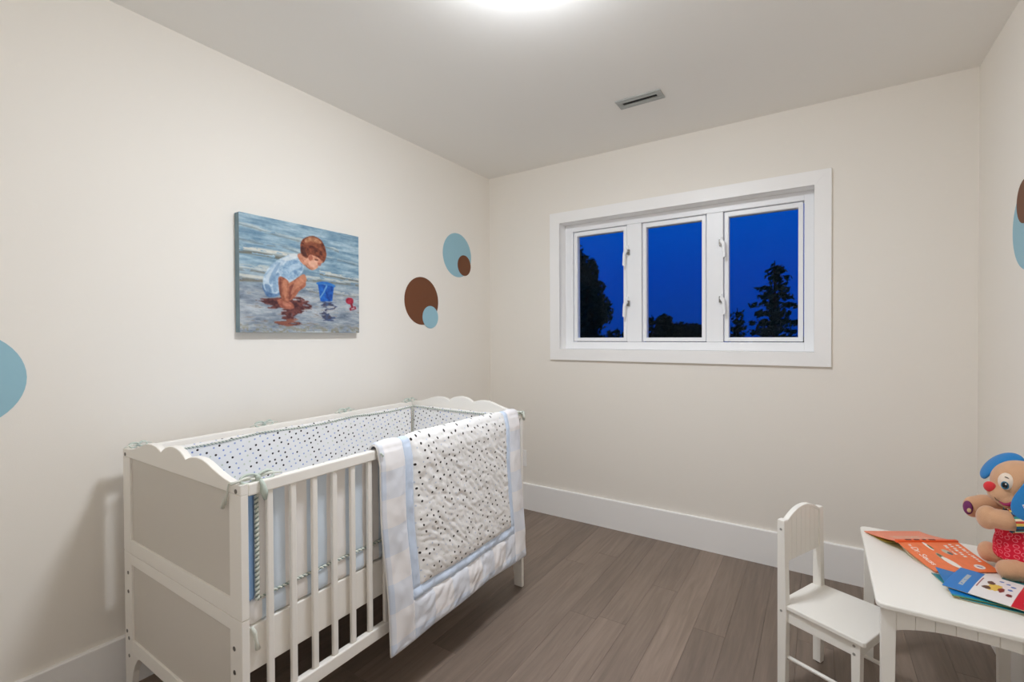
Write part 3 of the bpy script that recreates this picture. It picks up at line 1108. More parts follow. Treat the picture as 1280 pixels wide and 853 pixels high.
def bow(c, du, dv, s=1.0, tails=1):
    """little cord bow: two loops, a knot and two hanging ends; du, dv = direction of the loops"""
    c = Vector(c)
    d = Vector((du, dv, 0)).normalized()
    z = Vector((0, 0, 1))
    nrm = d.cross(z)
    t_ = MB()
    for sg in (-1, 1):
        lp = []
        for k_ in range(13):
            a = 2 * PI * k_ / 12
            lp.append(c + d * sg * s * 0.026 * (1 - math.cos(a)) * 0.62 + z * s * (0.009 * math.sin(a)) + nrm * 0.003 * math.sin(2 * a))
        t_.tube(lp, 0.003 * s, 6)
        t_.slot = 1
        tl = [c, c + d * sg * 0.022 * s + z * 0.004, c + d * sg * 0.05 * s * tails + z * -0.003]
        t_.tube(tl, [0.003 * s, 0.0032 * s, 0.0022 * s], 6)
        t_.slot = 0
    t_.ellipsoid(c, (0.007 * s, 0.007 * s, 0.007 * s), seg=10, rings=6)
    return t_.build('tie_bow', [SAGEFAB, CREAMCORD], bp, True)


ztop = HT + 0.0065
for u in (0.485, 0.895):
    bow((u, WD - 0.012, ztop + 0.001), 1, 0.1, 1.25)
bow((1.335, WD - 0.018, ztop + 0.002), 1, 0.0, 1.2)
bow((0.036, WD - 0.025, ztop + 0.003), 1, 0.3, 0.9)
bow((0.050, 0.012, ztop + 0.002), 1, 0.0, 1.35)
bow((0.445, -0.004, 0.861), 0, 1, 0.7, .4)
bow((L - 0.03, -0.004, HT - 0.003), 1, -0.2, 0.8, .4)
# hanging tie ends
h = MB()
h.tube([(0.05, -0.003, 0.880), (0.056, -0.0045, 0.865), (0.058, -0.006, 0.846), (0.062, -0.004, 0.824)], [0.004, 0.007, 0.010, 0.004], 8)
h.slot = 1
h.tube([(0.04, 0.004, 0.883), (0.018, 0.02, 0.8815), (-0.004, 0.05, 0.874), (-0.005, 0.058, 0.84), (-0.004, 0.066, 0.818)], 0.0027, 6)
h.tube([(-0.004, 0.06, 0.845), (-0.006, 0.075, 0.82), (-0.004, 0.082, 0.806)], [0.003, 0.0045, 0.006], 6)
h.build('tie_end', [SAGEFAB, CREAMCORD], bp, True)
h = MB()
h.tube([(0.036, 0.022, 0.49), (0.042, 0.018, 0.472), (0.046, 0.0175, 0.445), (0.050, 0.018, 0.425)], [0.003, 0.006, 0.004, 0.007], 8)
h.build('tie_end', CREAMCORD, bp, True)
h = MB()
h.tube([(L - 0.012, -0.006, HT), (L - 0.008, -0.008, HT - 0.02), (L - 0.004, -0.008, HT - 0.042)], [0.004, 0.008, 0.006], 8)
h.build('tie_end', CREAMCORD, bp, True)

# ------------------------------------------------------------------ quilt over the front rail
qu = thing('quilt', 'dotted baby quilt with blue gingham border draped over the crib rail', 'blanket', CO, CRZ)
QB = 0.70            # hang in front of the rail
QIN = 0.17           # hang inside the rail
QU0, QU1 = 0.434, 1.300
SEAM_U = (0.541, 0.578, 1.178, 1.207)
SEAM_S = (QB - 0.165, QB - 0.128)
BELOW = 0.0


def quilt_xyz(u, s):
    """u along the crib, s metres down from the rail top (negative = inside the crib)"""
    rtop, rr = HT + 0.003, 0.0165
    vc = 0.010
    arc = PI * rr
    if s < -arc / 2:
        base = Vector((0, vc + rr, rtop - rr + 0.012 + (s + arc / 2)))
        nrm = Vector((0, 1, 0))
    elif s < arc / 2:
        a = s / rr
        base = Vector((0, vc - rr * math.sin(a), rtop - rr + 0.012 + rr * math.cos(a)))
        nrm = Vector((0, -math.sin(a), math.cos(a)))
    else:
        dn = s - arc / 2
        flare = 0.010 + 0.030 * (dn / QB) ** 1.4
        base = Vector((0, vc - rr - flare * min(1, dn / 0.05), rtop - rr + 0.012 - dn))
        nrm = Vector((0, -1, 0))
    f = (u - QU0) / (QU1 - QU0)
    g = max(0.0, min(1.0, s / QB))
    # left and bottom edges wander a little
    uu = u + (0.024 * g * (1 - f)) + 0.012 * g * f + 0.004 * math.sin(s * 13 + 1)
    # puffiness between the seams
    du = min(abs(u - x) for x in (QU0,) + SEAM_U + (QU1,))
    ds_ = min([abs(s - x) for x in SEAM_S + (QB,)])
    incentre = SEAM_U[1] < u < SEAM_U[2] and s < SEAM_S[0]
    inlow = s > SEAM_S[0] and SEAM_U[0] <= u <= SEAM_U[3]
    dside = min(abs(u - SEAM_U[0]), abs(u - SEAM_U[3]))
    outer = u < SEAM_U[0] or u > SEAM_U[3]
    d = min(ds_, dside) if inlow else (min(du, abs(s - QB)) if outer else min(du, ds_))
    pf = 0.012 * (1 - math.exp(-d / 0.016))
    P = Vector((u * 1.0, s * 1.0, 0))
    amp = 1.0 if s > 0.02 else 0.35
    dg = u * 0.80 + s * 0.6
    dc = -u * 0.6 + s * 0.8
    if incentre:
        wx = 0.5 * noise.noise(Vector((u * 11, s * 11, 3.0)))
        nf = 0.0035 * noise.noise(Vector((dg * 9, dc * 17, 1.7))) + 0.0022 * noise.noise(Vector((dg * 40, dc * 70, 5.1)))
        rid = 0.0052 * (0.6 - abs(noise.noise(Vector((dg * 9 + wx, dc * 36 + wx * 2, 8.0))))) + 0.0036 * (0.6 - abs(noise.noise(Vector((u * 34 + wx * 2, dc * 52, 2.0)))))
    elif inlow:
        nf = 0.007 * noise.noise(Vector((u * 16 + s * 9, s * 14 - u * 6, 4.4))) + 0.005 * noise.noise(Vector((u * 42 + s * 20, s * 30, 6.1)))
        rid = 0
    else:
        nf = (0.004 + 0.006 * g) * noise.noise(Vector((u * 20, s * 12, 3.3))) + 0.0022 * noise.noise(Vector((u * 46, s * 26, 9.3)))
        rid = 0
    off = pf * (0.6 if s < 0.03 else 1) + (nf + rid) * amp * min(1, d / 0.012)
    wave = 0.012 * math.sin(u * 9 + 0.5) * g * g
    base.x = uu
    p = base + nrm * (off + 0.001) + Vector((0, -1, 0)) * max(0, wave)
    if s > SEAM_S[0]:
        p.z += 0.010 * g * math.sin(u * 7.5 + 1.2) * (s - SEAM_S[0]) / 0.165
    return p


def quilt_part(name, u0, u1, s0, s1, material, parent=qu, label=None):
    st = 0.0052
    nu, nv = max(2, int((u1 - u0) / st)), max(2, int((s1 - s0) / st))
    o = grid_obj(name, lambda a, b_2: tuple(quilt_xyz(u0 + (u1 - u0) * a, s0 + (s1 - s0) * b_2)), nu, nv, material, parent,
                 uvfn=lambda a, b_2: (u0 + (u1 - u0) * a, s0 + (s1 - s0) * b_2))
    solidify(o, 0.004, -1)
    if label:
        o['label'] = label
    return o


quilt_part('centre_panel', SEAM_U[1], SEAM_U[2], -QIN, SEAM_S[0], QDOTS, label='crinkled white centre panel with dark dots')
quilt_part('sashing', SEAM_U[0], SEAM_U[1], -QIN, SEAM_S[1], PALEBLUE, label='plain pale blue strip')
quilt_part('sashing', SEAM_U[2], SEAM_U[3], -QIN, SEAM_S[1], PALEBLUE, label='plain pale blue strip')
quilt_part('sashing', SEAM_U[1], SEAM_U[2], SEAM_S[0], SEAM_S[1], PALEBLUE, label='plain pale blue strip')
quilt_part('border', QU0, SEAM_U[0], -QIN, QB, GINGHAM, label='pale blue and white gingham border')
quilt_part('border', SEAM_U[3], QU1, -QIN, QB, GINGHAM, label='pale blue and white gingham border')
quilt_part('border', SEAM_U[0], SEAM_U[3], SEAM_S[1], QB, GINGHAM, label='pale blue and white gingham border')
edge = [quilt_xyz(QU0, s) for s in np.linspace(-QIN, QB, 90)] + [quilt_xyz(u, QB) for u in np.linspace(QU0, QU1, 100)][1:] + [quilt_xyz(QU1, s) for s in np.linspace(QB, -QIN, 90)][1:]
MB().tube(edge, 0.0042, 6).build('binding', WHITEFAB, qu, True)

# ------------------------------------------------------------------ child's chair
FX = Vector((0.905, -0.426))
ch = thing('kids_chair', 'small white wooden child chair with arched beadboard back', 'chair', (2.0375, -0.8685, 0), math.atan2(FX.y, FX.x))
hw = 0.123
lg = 0.0135
for s_ in (-1, 1):
    # back post runs from floor to top, slightly tapered foot
    MB().prism([(-lg, 0.004), (lg, 0.004), (lg + 0.004, 0.27), (lg + 0.002, 0.32), (lg - 0.003, 0.592), (lg - 0.005, 0.597), (-lg + 0.001, 0.597), (-lg - 0.001, 0.592)], 1, s_ * hw - lg, s_ * hw + lg, 0.002).build('back_post', TOYWHITE, ch)
    MB().prism([(0.226 - lg + 0.003, 0.004), (0.226 + lg - 0.003, 0.004), (0.226 + lg, 0.284), (0.226 - lg, 0.284)], 1, s_ * 0.115 - lg, s_ * 0.115 + lg, 0.002).build('leg', TOYWHITE, ch)
    MB().prism([(0.012, 0.238), (0.215, 0.238), (0.215, 0.2835), (0.012, 0.2835)], 1, s_ * 0.117 - 0.008, s_ * 0.117 + 0.008, 0.001).build('side_rail', TOYWHITE, ch)
    MB().tube([(0.005, s_ * 0.119, 0.112), (0.226, s_ * 0.115, 0.112)], 0.0068, 10).build('stretcher', TOYWHITE, ch, True)
    for (x, z) in ((-0.001, 0.565), (0.0, 0.276)):
        MB().disc((x, s_ * (hw + lg), z), 0.0042, 1, 0.001 * s_, 12).build('bolt', BOLT, ch)
    for z in (0.272, 0.246):
        MB().disc((0.222, s_ * (0.115 + lg), z), 0.0042, 1, 0.001 * s_, 12).build('bolt', BOLT, ch)
    MB().tube([(0.0, s_ * hw, 0.0), (0.0, s_ * hw, 0.005)], 0.011, 10).build('foot_pad', DARK, ch)
    MB().tube([(0.226, s_ * 0.115, 0.0), (0.226, s_ * 0.115, 0.005)], 0.009, 10).build('foot_pad', DARK, ch)
MB().prism([(0.216, 0.238), (0.234, 0.238), (0.234, 0.2835), (0.216, 0.2835)], 1, -0.102, 0.102, 0.001).build('front_rail', TOYWHITE, ch)
bk = MB()
nb = 7
wb = 2 * (hw - lg) / nb
for i in range(nb):
    y0 = -(hw - lg) + i * wb + 0.0002
    y1 = y0 + wb - 0.0004

    def arch(y):
        return 0.588 + 0.034 * (1 - (y / (hw - lg)) ** 2)
    tops = [(y, arch(y)) for y in np.linspace(y1, y0, 5)]
    MB().prism([(y0, 0.445), (y1, 0.445)] + tops, 0, -0.005, 0.006, 0.0015).build('back_board', TOYWHITE, ch)
cap = [(y, 0.588 + 0.034 * (1 - (y / (hw - lg)) ** 2)) for y in np.linspace(-(hw - lg) + 0.0005, hw - lg - 0.0005, 24)]
MB().prism([(y, z + 0.0075) for y, z in cap] + [(y, z - 0.003) for y, z in cap[::-1]], 0, -0.0085, 0.0095, 0.002).build('back_cap', TOYWHITE, ch)
st = MB().prism([(0.016, -0.108), (0.016, -0.132), (0.250, -0.138), (0.256, -0.132), (0.256, 0.132), (0.250, 0.138), (0.016, 0.132), (0.016, 0.108), (-0.016, 0.108), (-0.016, -0.108)], 2, 0.284, 0.300, 0.003)
st.build('seat', TOYWHITE, ch)

# ------------------------------------------------------------------ child's table
TX0, TX1, TY0, TY1, TZ = 2.226, 2.650, -1.236, -0.603, 0.500
ta = thing('kids_table', 'small white wooden child table with beadboard apron in the right corner', 'table', (TX0, TY0, 0))
tw, td = TX1 - TX0, TY1 - TY0
rc = 0.022
top = []
for cx, cy, st_ in ((tw - rc, td - rc, 0), (rc, td - rc, 1), (rc, rc, 2), (tw - rc, rc, 3)):
    for k_ in range(6):
        a = (st_ + k_ / 5) * PI / 2
        top.append((cx + rc * math.cos(a), cy + rc * math.sin(a)))
MB().prism(top, 2, TZ - 0.016, TZ, 0.004).build('table_top', TOYWHITE, ta)
lw = 0.034
ins = 0.012
for (lx, ly) in ((ins, ins + 0.008), (tw - ins - lw, ins + 0.008), (ins, td - ins - lw), (tw - ins - lw, td - ins - lw)):
    t_ = 0.005
    sgx = 1 if lx < tw / 2 else -1
    sgy = 1 if ly < td / 2 else -1
    lb = bmesh.new()
    x0, x1, y0, y1 = lx, lx + lw, ly, ly + lw
    bx0, bx1 = (x0, x1 - t_) if sgx > 0 else (x0 + t_, x1)
    by0, by1 = (y0, y1 - t_) if sgy > 0 else (y0 + t_, y1)
    vv = [lb.verts.new(p) for p in ((bx0, by0, 0.001), (bx1, by0, 0.001), (bx1, by1, 0.001), (bx0, by1, 0.001), (x0, y0, TZ - 0.0165), (x1, y0, TZ - 0.0165), (x1, y1, TZ - 0.0165), (x0, y1, TZ - 0.0165))]
    for f in ((3, 2, 1, 0), (4, 5, 6, 7), (0, 1, 5, 4), (1, 2, 6, 5), (2, 3, 7, 6), (3, 0, 4, 7)):
        lb.faces.new([vv[i] for i in f])
    bmesh.ops.bevel(lb, geom=lb.edges[:], offset=0.002, segments=2, affect='EDGES', profile=0.5)
    mb = MB()
    mb._merge(lb)
    mb.build('leg', TOYWHITE, ta)


def apron(a0, a1, fixed0, fixed1, axis):
    """row of upright boards with an arched lower edge; axis 0 runs along x, 1 along y"""
    n = max(4, int(round((a1 - a0) / 0.0415)))
    wb_ = (a1 - a0) / n
    for i in range(n):
        c0, c1 = a0 + i * wb_ + 0.0002, a0 + (i + 1) * wb_ - 0.0002

        def low(x):
            t = (x - a0) / (a1 - a0) * 2 - 1
            return 0.421 + 0.026 * (1 - abs(t) ** 2.6)
        pts = [(c0, TZ - 0.0165), (c1, TZ - 0.0165)] + [(x, low(x)) for x in np.linspace(c1, c0, 4)]
        mb_ = MB()
        if axis == 0:
            mb_.prism(pts, 1, fixed0, fixed1, 0.0019)
        else:
            mb_.prism(pts, 0, fixed0, fixed1, 0.0019)
        mb_.build('apron_board', TOYWHITE, ta)


apron(ins + lw, tw - ins - lw, ins + 0.014, ins + 0.026, 0)
apron(ins + lw, tw - ins - lw, td - ins - 0.026, td - ins - 0.014, 0)
apron(ins + 0.008 + lw, td - ins - lw, ins + 0.006, ins + 0.018, 1)
apron(ins + 0.008 + lw, td - ins - lw, tw - ins - 0.018, tw - ins - 0.006, 1)

# ------------------------------------------------------------------ orange picture book lying open face down
Z0 = TZ + 0.0012
bk_dir = Vector((0.848, 0.530, 0))          # along the spine
bk_out = Vector((0.530, -0.848, 0))         # from spine towards the front cover's free edge
S0 = Vector((2.316, -0.808, 0))
BL = 0.205
ob = thing('picture_book', 'orange picture book lying open face down on the white table', 'book', (S0.x, S0.y, Z0), math.atan2(bk_out.y, bk_out.x))
# local: +x towards the front cover edge, +y along the spine to the book's head
BWD = 0.15
PRI = print_mat('printed_cover', 0.35)


def cov_z(x):
    """height of the cover above the table at distance x from the spine"""
    a = abs(x) / BWD
    return 0.029 * (1 - a) ** 1.4 + 0.0045


def text_mask(S, T, strokes, wd):
    mk = np.zeros(S.shape, bool)
    for pts in strokes:
        for (x1, y1), (x2, y2) in zip(pts, pts[1:]):
            dx_, dy_ = x2 - x1, y2 - y1
            l2 = dx_ * dx_ + dy_ * dy_ + 1e-12
            t = np.clip(((S - x1) * dx_ + (T - y1) * dy_) / l2, 0, 1)
            mk |= (S - x1 - t * dx_) ** 2 + (T - y1 - t * dy_) ** 2 < wd * wd
    return mk


def front_cover(S, T):
    # S: 0 spine .. 1 free edge, T: 0 foot .. 1 head of the cover
    img = np.ones(S.shape + (3,)) * np.array((240, 126, 76))
    n = vnoise(S, T, 10, 14, 40, 3)
    img *= (0.96 + 0.08 * n)[..., None]
    x, y = S * 0.172, T * 0.236       # metres

    def blob(cx, cy, rx, ry, an, c):
        ca, sa = math.cos(an), math.sin(an)
        xx, yy = (x - cx) * ca + (y - cy) * sa, -(x - cx) * sa + (y - cy) * ca
        mk = (xx / rx) ** 2 + (yy / ry) ** 2 < 1
        img[mk] = c
    W_ = (240, 236, 228)
    # title: rows of small white marks near the head (not legible in the photo)
    for (y0, xs) in ((0.218, (0.018, 0.105)), (0.190, (0.014, 0.085)), (0.168, (0.02, 0.07))):
        xx = xs[0]
        r = random.Random(int(y0 * 1000))
        while xx < xs[1]:
            w_ = r.uniform(0.005, 0.009)
            mk = (np.abs(x - xx - w_ / 2) < w_ / 2) & (np.abs(y - y0 - r.uniform(-.002, .002)) < 0.0055) & (n > 0.36)
            img[mk] = W_
            xx += w_ + r.uniform(0.002, 0.005)
    # plain drawing shapes: white, grey and green
    blob(0.026, 0.098, 0.024, 0.0065, 0.1, W_)
    blob(0.030, 0.104, 0.014, 0.004, 0.1, (92, 110, 70))
    blob(0.058, 0.142, 0.016, 0.012, 0.5, (196, 190, 170))
    blob(0.066, 0.148, 0.009, 0.008, 0.5, (104, 106, 104))
    blob(0.088, 0.098, 0.026, 0.010, 0.0, (180, 170, 150))
    blob(0.078, 0.098, 0.012, 0.006, 0.0, (96, 104, 78))
    blob(0.118, 0.106, 0.034, 0.013, 0.2, W_)
    blob(0.142, 0.186, 0.014, 0.018, 0.2, W_)
    blob(0.142, 0.186, 0.009, 0.005, 0.9, (140, 128, 170))
    # "by Dr. Seuss" at the foot of the cover, strokes in metres (x to the right, y up)
    def put(letters, x0, y0, h):
        for ch_, adv in letters:
            st_ = GLYPH.get(ch_, [])
            ss = [[(x0 + px * h, y0 + py * h) for px, py in s] for s in st_]
            if ss:
                mk = text_mask(x, y, ss, h * 0.062)
                img[mk] = (244, 240, 234)
            x0 += adv * h
    GLYPH = {
        'D': [[(0, 0), (0, 1), (.35, .98), (.62, .75), (.65, .4), (.4, .05), (0, 0)]],
        'r': [[(0, 0), (0, .6)], [(0, .4), (.15, .58), (.32, .58)]],
        '.': [[(0.05, 0.02), (.08, .05)]],
        'S': [[(.55, .85), (.4, 1), (.12, .95), (.05, .72), (.3, .52), (.55, .35), (.5, .08), (.2, 0), (0, .15)]],
        'e': [[(0.02, .32), (.42, .34), (.36, .56), (.16, .6), (.02, .4), (.05, .12), (.22, 0), (.42, .1)]],
        'u': [[(0, .6), (.02, .15), (.15, 0), (.32, .08), (.4, .2)], [(.4, .6), (.4, 0)]],
        's': [[(.36, .5), (.2, .6), (.04, .48), (.2, .32), (.36, .18), (.2, 0), (0, .1)]],
        'b': [[(0, 1), (0, 0), (.3, .02), (.42, .3), (.28, .56), (0, .5)]],
        'y': [[(0, .6), (.2, .05)], [(.42, .6), (.1, -.35)]],
    }
    put([('b', .6), ('y', .6)], 0.016, 0.030, 0.011)
    put([('D', .85), ('r', .42), ('.', .42), ('S', .75), ('e', .58), ('u', .60), ('s', .52), ('s', .52)], 0.034, 0.026, 0.0215)
    return img


def back_cover(S, T):
    img = np.ones(S.shape + (3,)) * np.array((238, 136, 104))
    x, y = S * 0.172, T * 0.236
    n = vnoise(S, T, 30, 40, 44, 3)
    mk = (np.abs(x - 0.07) < 0.022) & (np.abs(y - 0.115) < 0.07) & (n > .47)
    img[mk] = (226, 176, 150)
    return img


fo = grid_obj('front_cover', lambda s, t: (0.0035 + s * BWD, t * BL, cov_z(s * BWD)), 130, 180, PRI, ob, colfn=front_cover)
solidify(fo, 0.0022, -1)
bo = grid_obj('back_cover', lambda s, t: (-0.0035 - s * BWD, t * BL, cov_z(s * BWD)), 60, 80, PRI, ob, colfn=back_cover)
solidify(bo, 0.0022, 1)
zs = cov_z(0)
sp = [(-0.006, zs - 0.004), (-0.0075, zs + 0.001), (-0.006, zs + 0.004), (0, zs + 0.005), (0.006, zs + 0.004), (0.0075, zs + 0.001), (0.006, zs - 0.004), (0, zs - 0.006)]
spo = MB().prism([(x, z) for x, z in sp], 1, -0.001, BL + 0.001, 0.001).build('spine', mat('orange_board', (236, 92, 36), 0.4), ob, True)
r = random.Random(3)
for (a, c) in ((0.03, 0.05), (0.06, 0.078), (0.088, 0.10), (0.11, 0.132)):
    MB().box(-0.0028, 0.0028, a, c, zs + 0.0046, zs + 0.0054).build('spine_mark', DARK, ob)
for sg in (1, -1):
    def pg(s, t, k_=0, sg=sg):
        x = sg * (0.004 + s * (BWD - 0.008))
        zz = cov_z(abs(x)) - 0.0035 - 0.011 * math.sin(PI * min(1, s * 1.15)) * (1 - 0.5 * s)
        return (x, 0.004 + t * (BL - 0.008), max(zz, 0.0005))
    p1 = grid_obj('pages', lambda s, t: pg(s, t), 24, 4, PAGEYELLOW if sg < 0 else PAGE, ob)
    solidify(p1, 0.0006, 0)

# ------------------------------------------------------------------ thin booklets in front of it


def booklet(name, label, corners, z, paintfn, curl, n=(60, 50), thick=0.0016, under=None):
    """thin stapled booklet: top sheet follows corners (four floor points), curl(s, t) lifts it"""
    c = [Vector((x, y, 0)) for x, y in corners]
    o0 = c[0]
    t = thing(name, label, 'booklet', (o0.x, o0.y, z))

    def f(s, tt, dz=0.0):
        p = c[0].lerp(c[1], s).lerp(c[3].lerp(c[2], s), tt) - o0
        return (p.x, p.y, curl(s, tt) + dz)
    k_ = grid_obj('cover', lambda s, tt: f(s, tt, thick + 0.0022), n[0], n[1], PRI, t, colfn=paintfn)
    solidify(k_, 0.0007, -1)
    pgs = grid_obj('pages', lambda s, tt: f(0.004 + s * .992, 0.004 + tt * .992, thick + 0.0011), 16, 12, under or PAGE, t)
    solidify(pgs, thick, -1)
    return t


def teal_cover(S, T):
    img = np.ones(S.shape + (3,)) * np.array((38, 136, 148))
    mk = (S > 0.06) & (T > 0.05) & (T < 0.93)
    img[mk] = (22, 116, 178)
    return img


def low_cover(S, T):
    img = np.ones(S.shape + (3,)) * np.array((20, 118, 190))
    n = vnoise(S, T, 18, 14, 51, 3)
    img[(n > .60) & (S > .35)] = (170, 206, 222)
    img[(T < .05)] = (40, 140, 140)
    return img


def top_cover(S, T):
    img = np.ones(S.shape + (3,)) * np.array((236, 232, 230))
    n = vnoise(S, T, 26, 22, 52, 3)
    img[S < 0.262] = (18, 120, 198)
    lt = (S > 0.12) & (S < 0.17) & (T > 0.22) & (T < 0.74) & ((T * 31 % 1 < 0.72) & (n > 0.34))
    img[lt] = (196, 196, 176)
    img[(S > 0.278) & (S < .288) & (T > .35) & (T < .80)] = (150, 60, 70)
    img[S > 0.665] = (206, 38, 56)
    # plain patches of colour where the cover has its picture

    def blob(cx, cy, rx, ry, c):
        img[((S - cx) / rx) ** 2 + ((T - cy) / ry) ** 2 < 1 + (n - .5) * 1.4] = c
    blob(.44, .50, .075, .16, (228, 192, 86))
    blob(.385, .66, .040, .07, (92, 60, 50))
    blob(.37, .42, .045, .06, (96, 64, 52))
    blob(.51, .47, .030, .11, (128, 52, 44))
    blob(.60, .34, .034, .05, (110, 40, 40))
    for cx, cy in ((.46, .84), (.53, .80), (.59, .72), (.58, .56)):
        blob(cx, cy, .026, .035, (84, 122, 186))
    # row of white lettering marks on the red band
    img[(S > .75) & (S < .81) & (T > .2) & (T < .85) & (T * 19 % 1 < .62)] = (238, 226, 224)
    return img


booklet('booklet', 'teal and blue booklet lying lowest under the other booklets on the table', [(2.425, -1.098), (2.580, -1.108), (2.592, -0.948), (2.385, -0.953)], TZ + 0.0012, teal_cover,
        lambda s, t: 0.0004)
booklet('booklet', 'blue booklet with bent corner between the orange book and the white booklet', [(2.408, -1.098), (2.570, -1.092), (2.600, -0.925), (2.398, -0.932)], TZ + 0.0056, low_cover,
        lambda s, t: 0.0004 + 0.010 * max(0, 1 - s * 3) * max(0, t - .15) + 0.002 * math.sin(3 * t), under=PAGEYELLOW)
booklet('booklet', 'white booklet with blue head and red band topmost on the table', [(2.393, -1.058), (2.588, -1.138), (2.658, -0.968), (2.465, -0.890)], TZ + 0.0118, top_cover,
        lambda s, t: 0.0012 + 0.004 * s + 0.003 * math.sin(PI * t), n=(150, 110))
booklet('booklet', 'teal sheet booklet peeking out beside the plush dog foot', [(2.548, -0.905), (2.640, -0.960), (2.655, -0.905), (2.565, -0.868)], TZ + 0.0012, lambda S, T: np.ones(S.shape + (3,)) * np.array((60, 140, 146)),
        lambda s, t: 0.0003, n=(8, 8), thick=0.001)

# ------------------------------------------------------------------ plush dog
dog = thing('plush_dog', 'tan plush puppy with blue ears, red nose and red shorts sitting on table', 'plush toy', (2.570, -0.810, TZ + 0.0008), math.atan2(-0.226, 0.974))


def rotz(a):
    return Matrix.Rotation(a, 4, 'Z')


def rot(ax, a):
    return Matrix.Rotation(a, 4, ax)


d = MB()
# head, muzzle, cheeks
d.ellipsoid((0.044, 0.005, 0.287), (0.068, 0.062, 0.070), seg=28, rings=18)
d.ellipsoid((0.006, -0.024, 0.252), (0.036, 0.034, 0.030))
d.ellipsoid((-0.010, -0.030, 0.262), (0.022, 0.022, 0.021))
d.ellipsoid((0.026, -0.028, 0.238), (0.040, 0.034, 0.028))
d.ellipsoid((0.046, 0.0, 0.225), (0.03, 0.03, 0.04))
# trunk
d.ellipsoid((0.055, 0.012, 0.165), (0.046, 0.042, 0.060))
d.ellipsoid((0.060, 0.012, 0.085), (0.060, 0.052, 0.074))
# arms reaching forward
d.tube([(0.030, 0.036, 0.195), (-0.005, 0.030, 0.206), (-0.036, 0.020, 0.202), (-0.058, 0.010, 0.190)], [0.024, 0.025, 0.027, 0.029], 14)
d.ellipsoid((-0.062, 0.006, 0.186), (0.024, 0.024, 0.034))
d.tube([(0.078, -0.030, 0.190), (0.045, -0.050, 0.182), (0.010, -0.058, 0.180), (-0.020, -0.058, 0.180)], [0.023, 0.028, 0.031, 0.029], 14)
d.ellipsoid((-0.026, -0.056, 0.178), (0.028, 0.026, 0.037))
# legs and feet
d.tube([(0.060, 0.040, 0.045), (0.015, 0.040, 0.038), (-0.018, 0.038, 0.042)], [0.040, 0.032, 0.030], 14)
d.ellipsoid((-0.026, 0.038, 0.041), (0.026, 0.030, 0.032))
d.tube([(0.085, -0.015, 0.045), (0.060, -0.038, 0.036), (0.030, -0.056, 0.032)], [0.040, 0.033, 0.031], 14)
d.ellipsoid((0.022, -0.058, 0.030), (0.032, 0.030, 0.030))
do = d.build('body', TAN, dog, True)
rm = do.modifiers.new('one_skin', 'REMESH')
rm.mode = 'VOXEL'
rm.voxel_size = 0.0032
rm.use_smooth_shade = True
sm = do.modifiers.new('soften', 'SMOOTH')
sm.factor = 0.5
sm.iterations = 6

# muzzle underside and eye patch in paler plush
d = MB()
d.ellipsoid((0.017, -0.0345, 0.2925), (0.0225, 0.0225, 0.031), M=rot('X', 0.12))
d.build('eye_patch', PALEPLUSH, dog, True)
d = MB()
d.ellipsoid((0.0105, -0.0555, 0.2865), (0.0092, 0.0040, 0.0125), M=rotz(-0.28))
ey = d.build('eye', TEALIRIS, dog, True)
MB().ellipsoid((0.0105, -0.0577, 0.2875), (0.0068, 0.0030, 0.0098), M=rotz(-0.28)).build('pupil', BLACK, ey, True)
MB().ellipsoid((0.0125, -0.0604, 0.2915), (0.0017, 0.0012, 0.0025)).build('highlight', EYEWHITE, ey, True)
MB().tube([(0.010, -0.0545, 0.3125), (0.014, -0.0547, 0.3120), (0.0195, -0.0530, 0.3075)], 0.0012, 6).build('eyebrow', BLACK, dog, True)
MB().ellipsoid((-0.022, -0.041, 0.272), (0.0150, 0.0125, 0.0165)).build('nose', REDPLUSH, dog, True)
MB().tube([(-0.002, -0.0560, 0.2345), (0.008, -0.0605, 0.2290), (0.018, -0.0620, 0.2300), (0.026, -0.0610, 0.2360), (0.030, -0.0585, 0.2440)], [0.0015, 0.0035, 0.0055, 0.0060, 0.0018], 8).build('mouth', MOUTH, dog, True)
MB().tube([(-0.012, -0.050, 0.244), (-0.008, -0.054, 0.238), (-0.001, -0.0575, 0.2345)], 0.001, 6).build('mouth_seam', BLACK, dog, True)


def ear(name, spine, widths, th, nrm, material):
    """flat stuffed flap along spine points; widths across, nrm the flap's facing"""
    P = [Vector(p) for p in spine]
    mb_ = MB()
    t_ = bmesh.new()
    rings = []
    n = 14
    nr = Vector(nrm).normalized()
    for i, p in enumerate(P):
        dd = (P[min(i + 1, len(P) - 1)] - P[max(i - 1, 0)]).normalized()
        side = dd.cross(nr).normalized()
        nn = side.cross(dd).normalized()
        rings.append([t_.verts.new(p + side * widths[i] * math.cos(2 * PI * j / n) + nn * th * min(1, widths[i] / 0.012) * math.sin(2 * PI * j / n)) for j in range(n)])
    for i in range(len(rings) - 1):
        for j in range(n):
            t_.faces.new((rings[i][j], rings[i][(j + 1) % n], rings[i + 1][(j + 1) % n], rings[i + 1][j]))
    t_.faces.new(rings[0][::-1])
    t_.faces.new(rings[-1])
    bmesh.ops.recalc_face_normals(t_, faces=t_.faces[:])
    mb_._merge(t_)
    o = mb_.build(name, material, dog, True)
    sb = o.modifiers.new('round', 'SUBSURF')
    sb.levels = 1
    sb.render_levels = 2
    return o


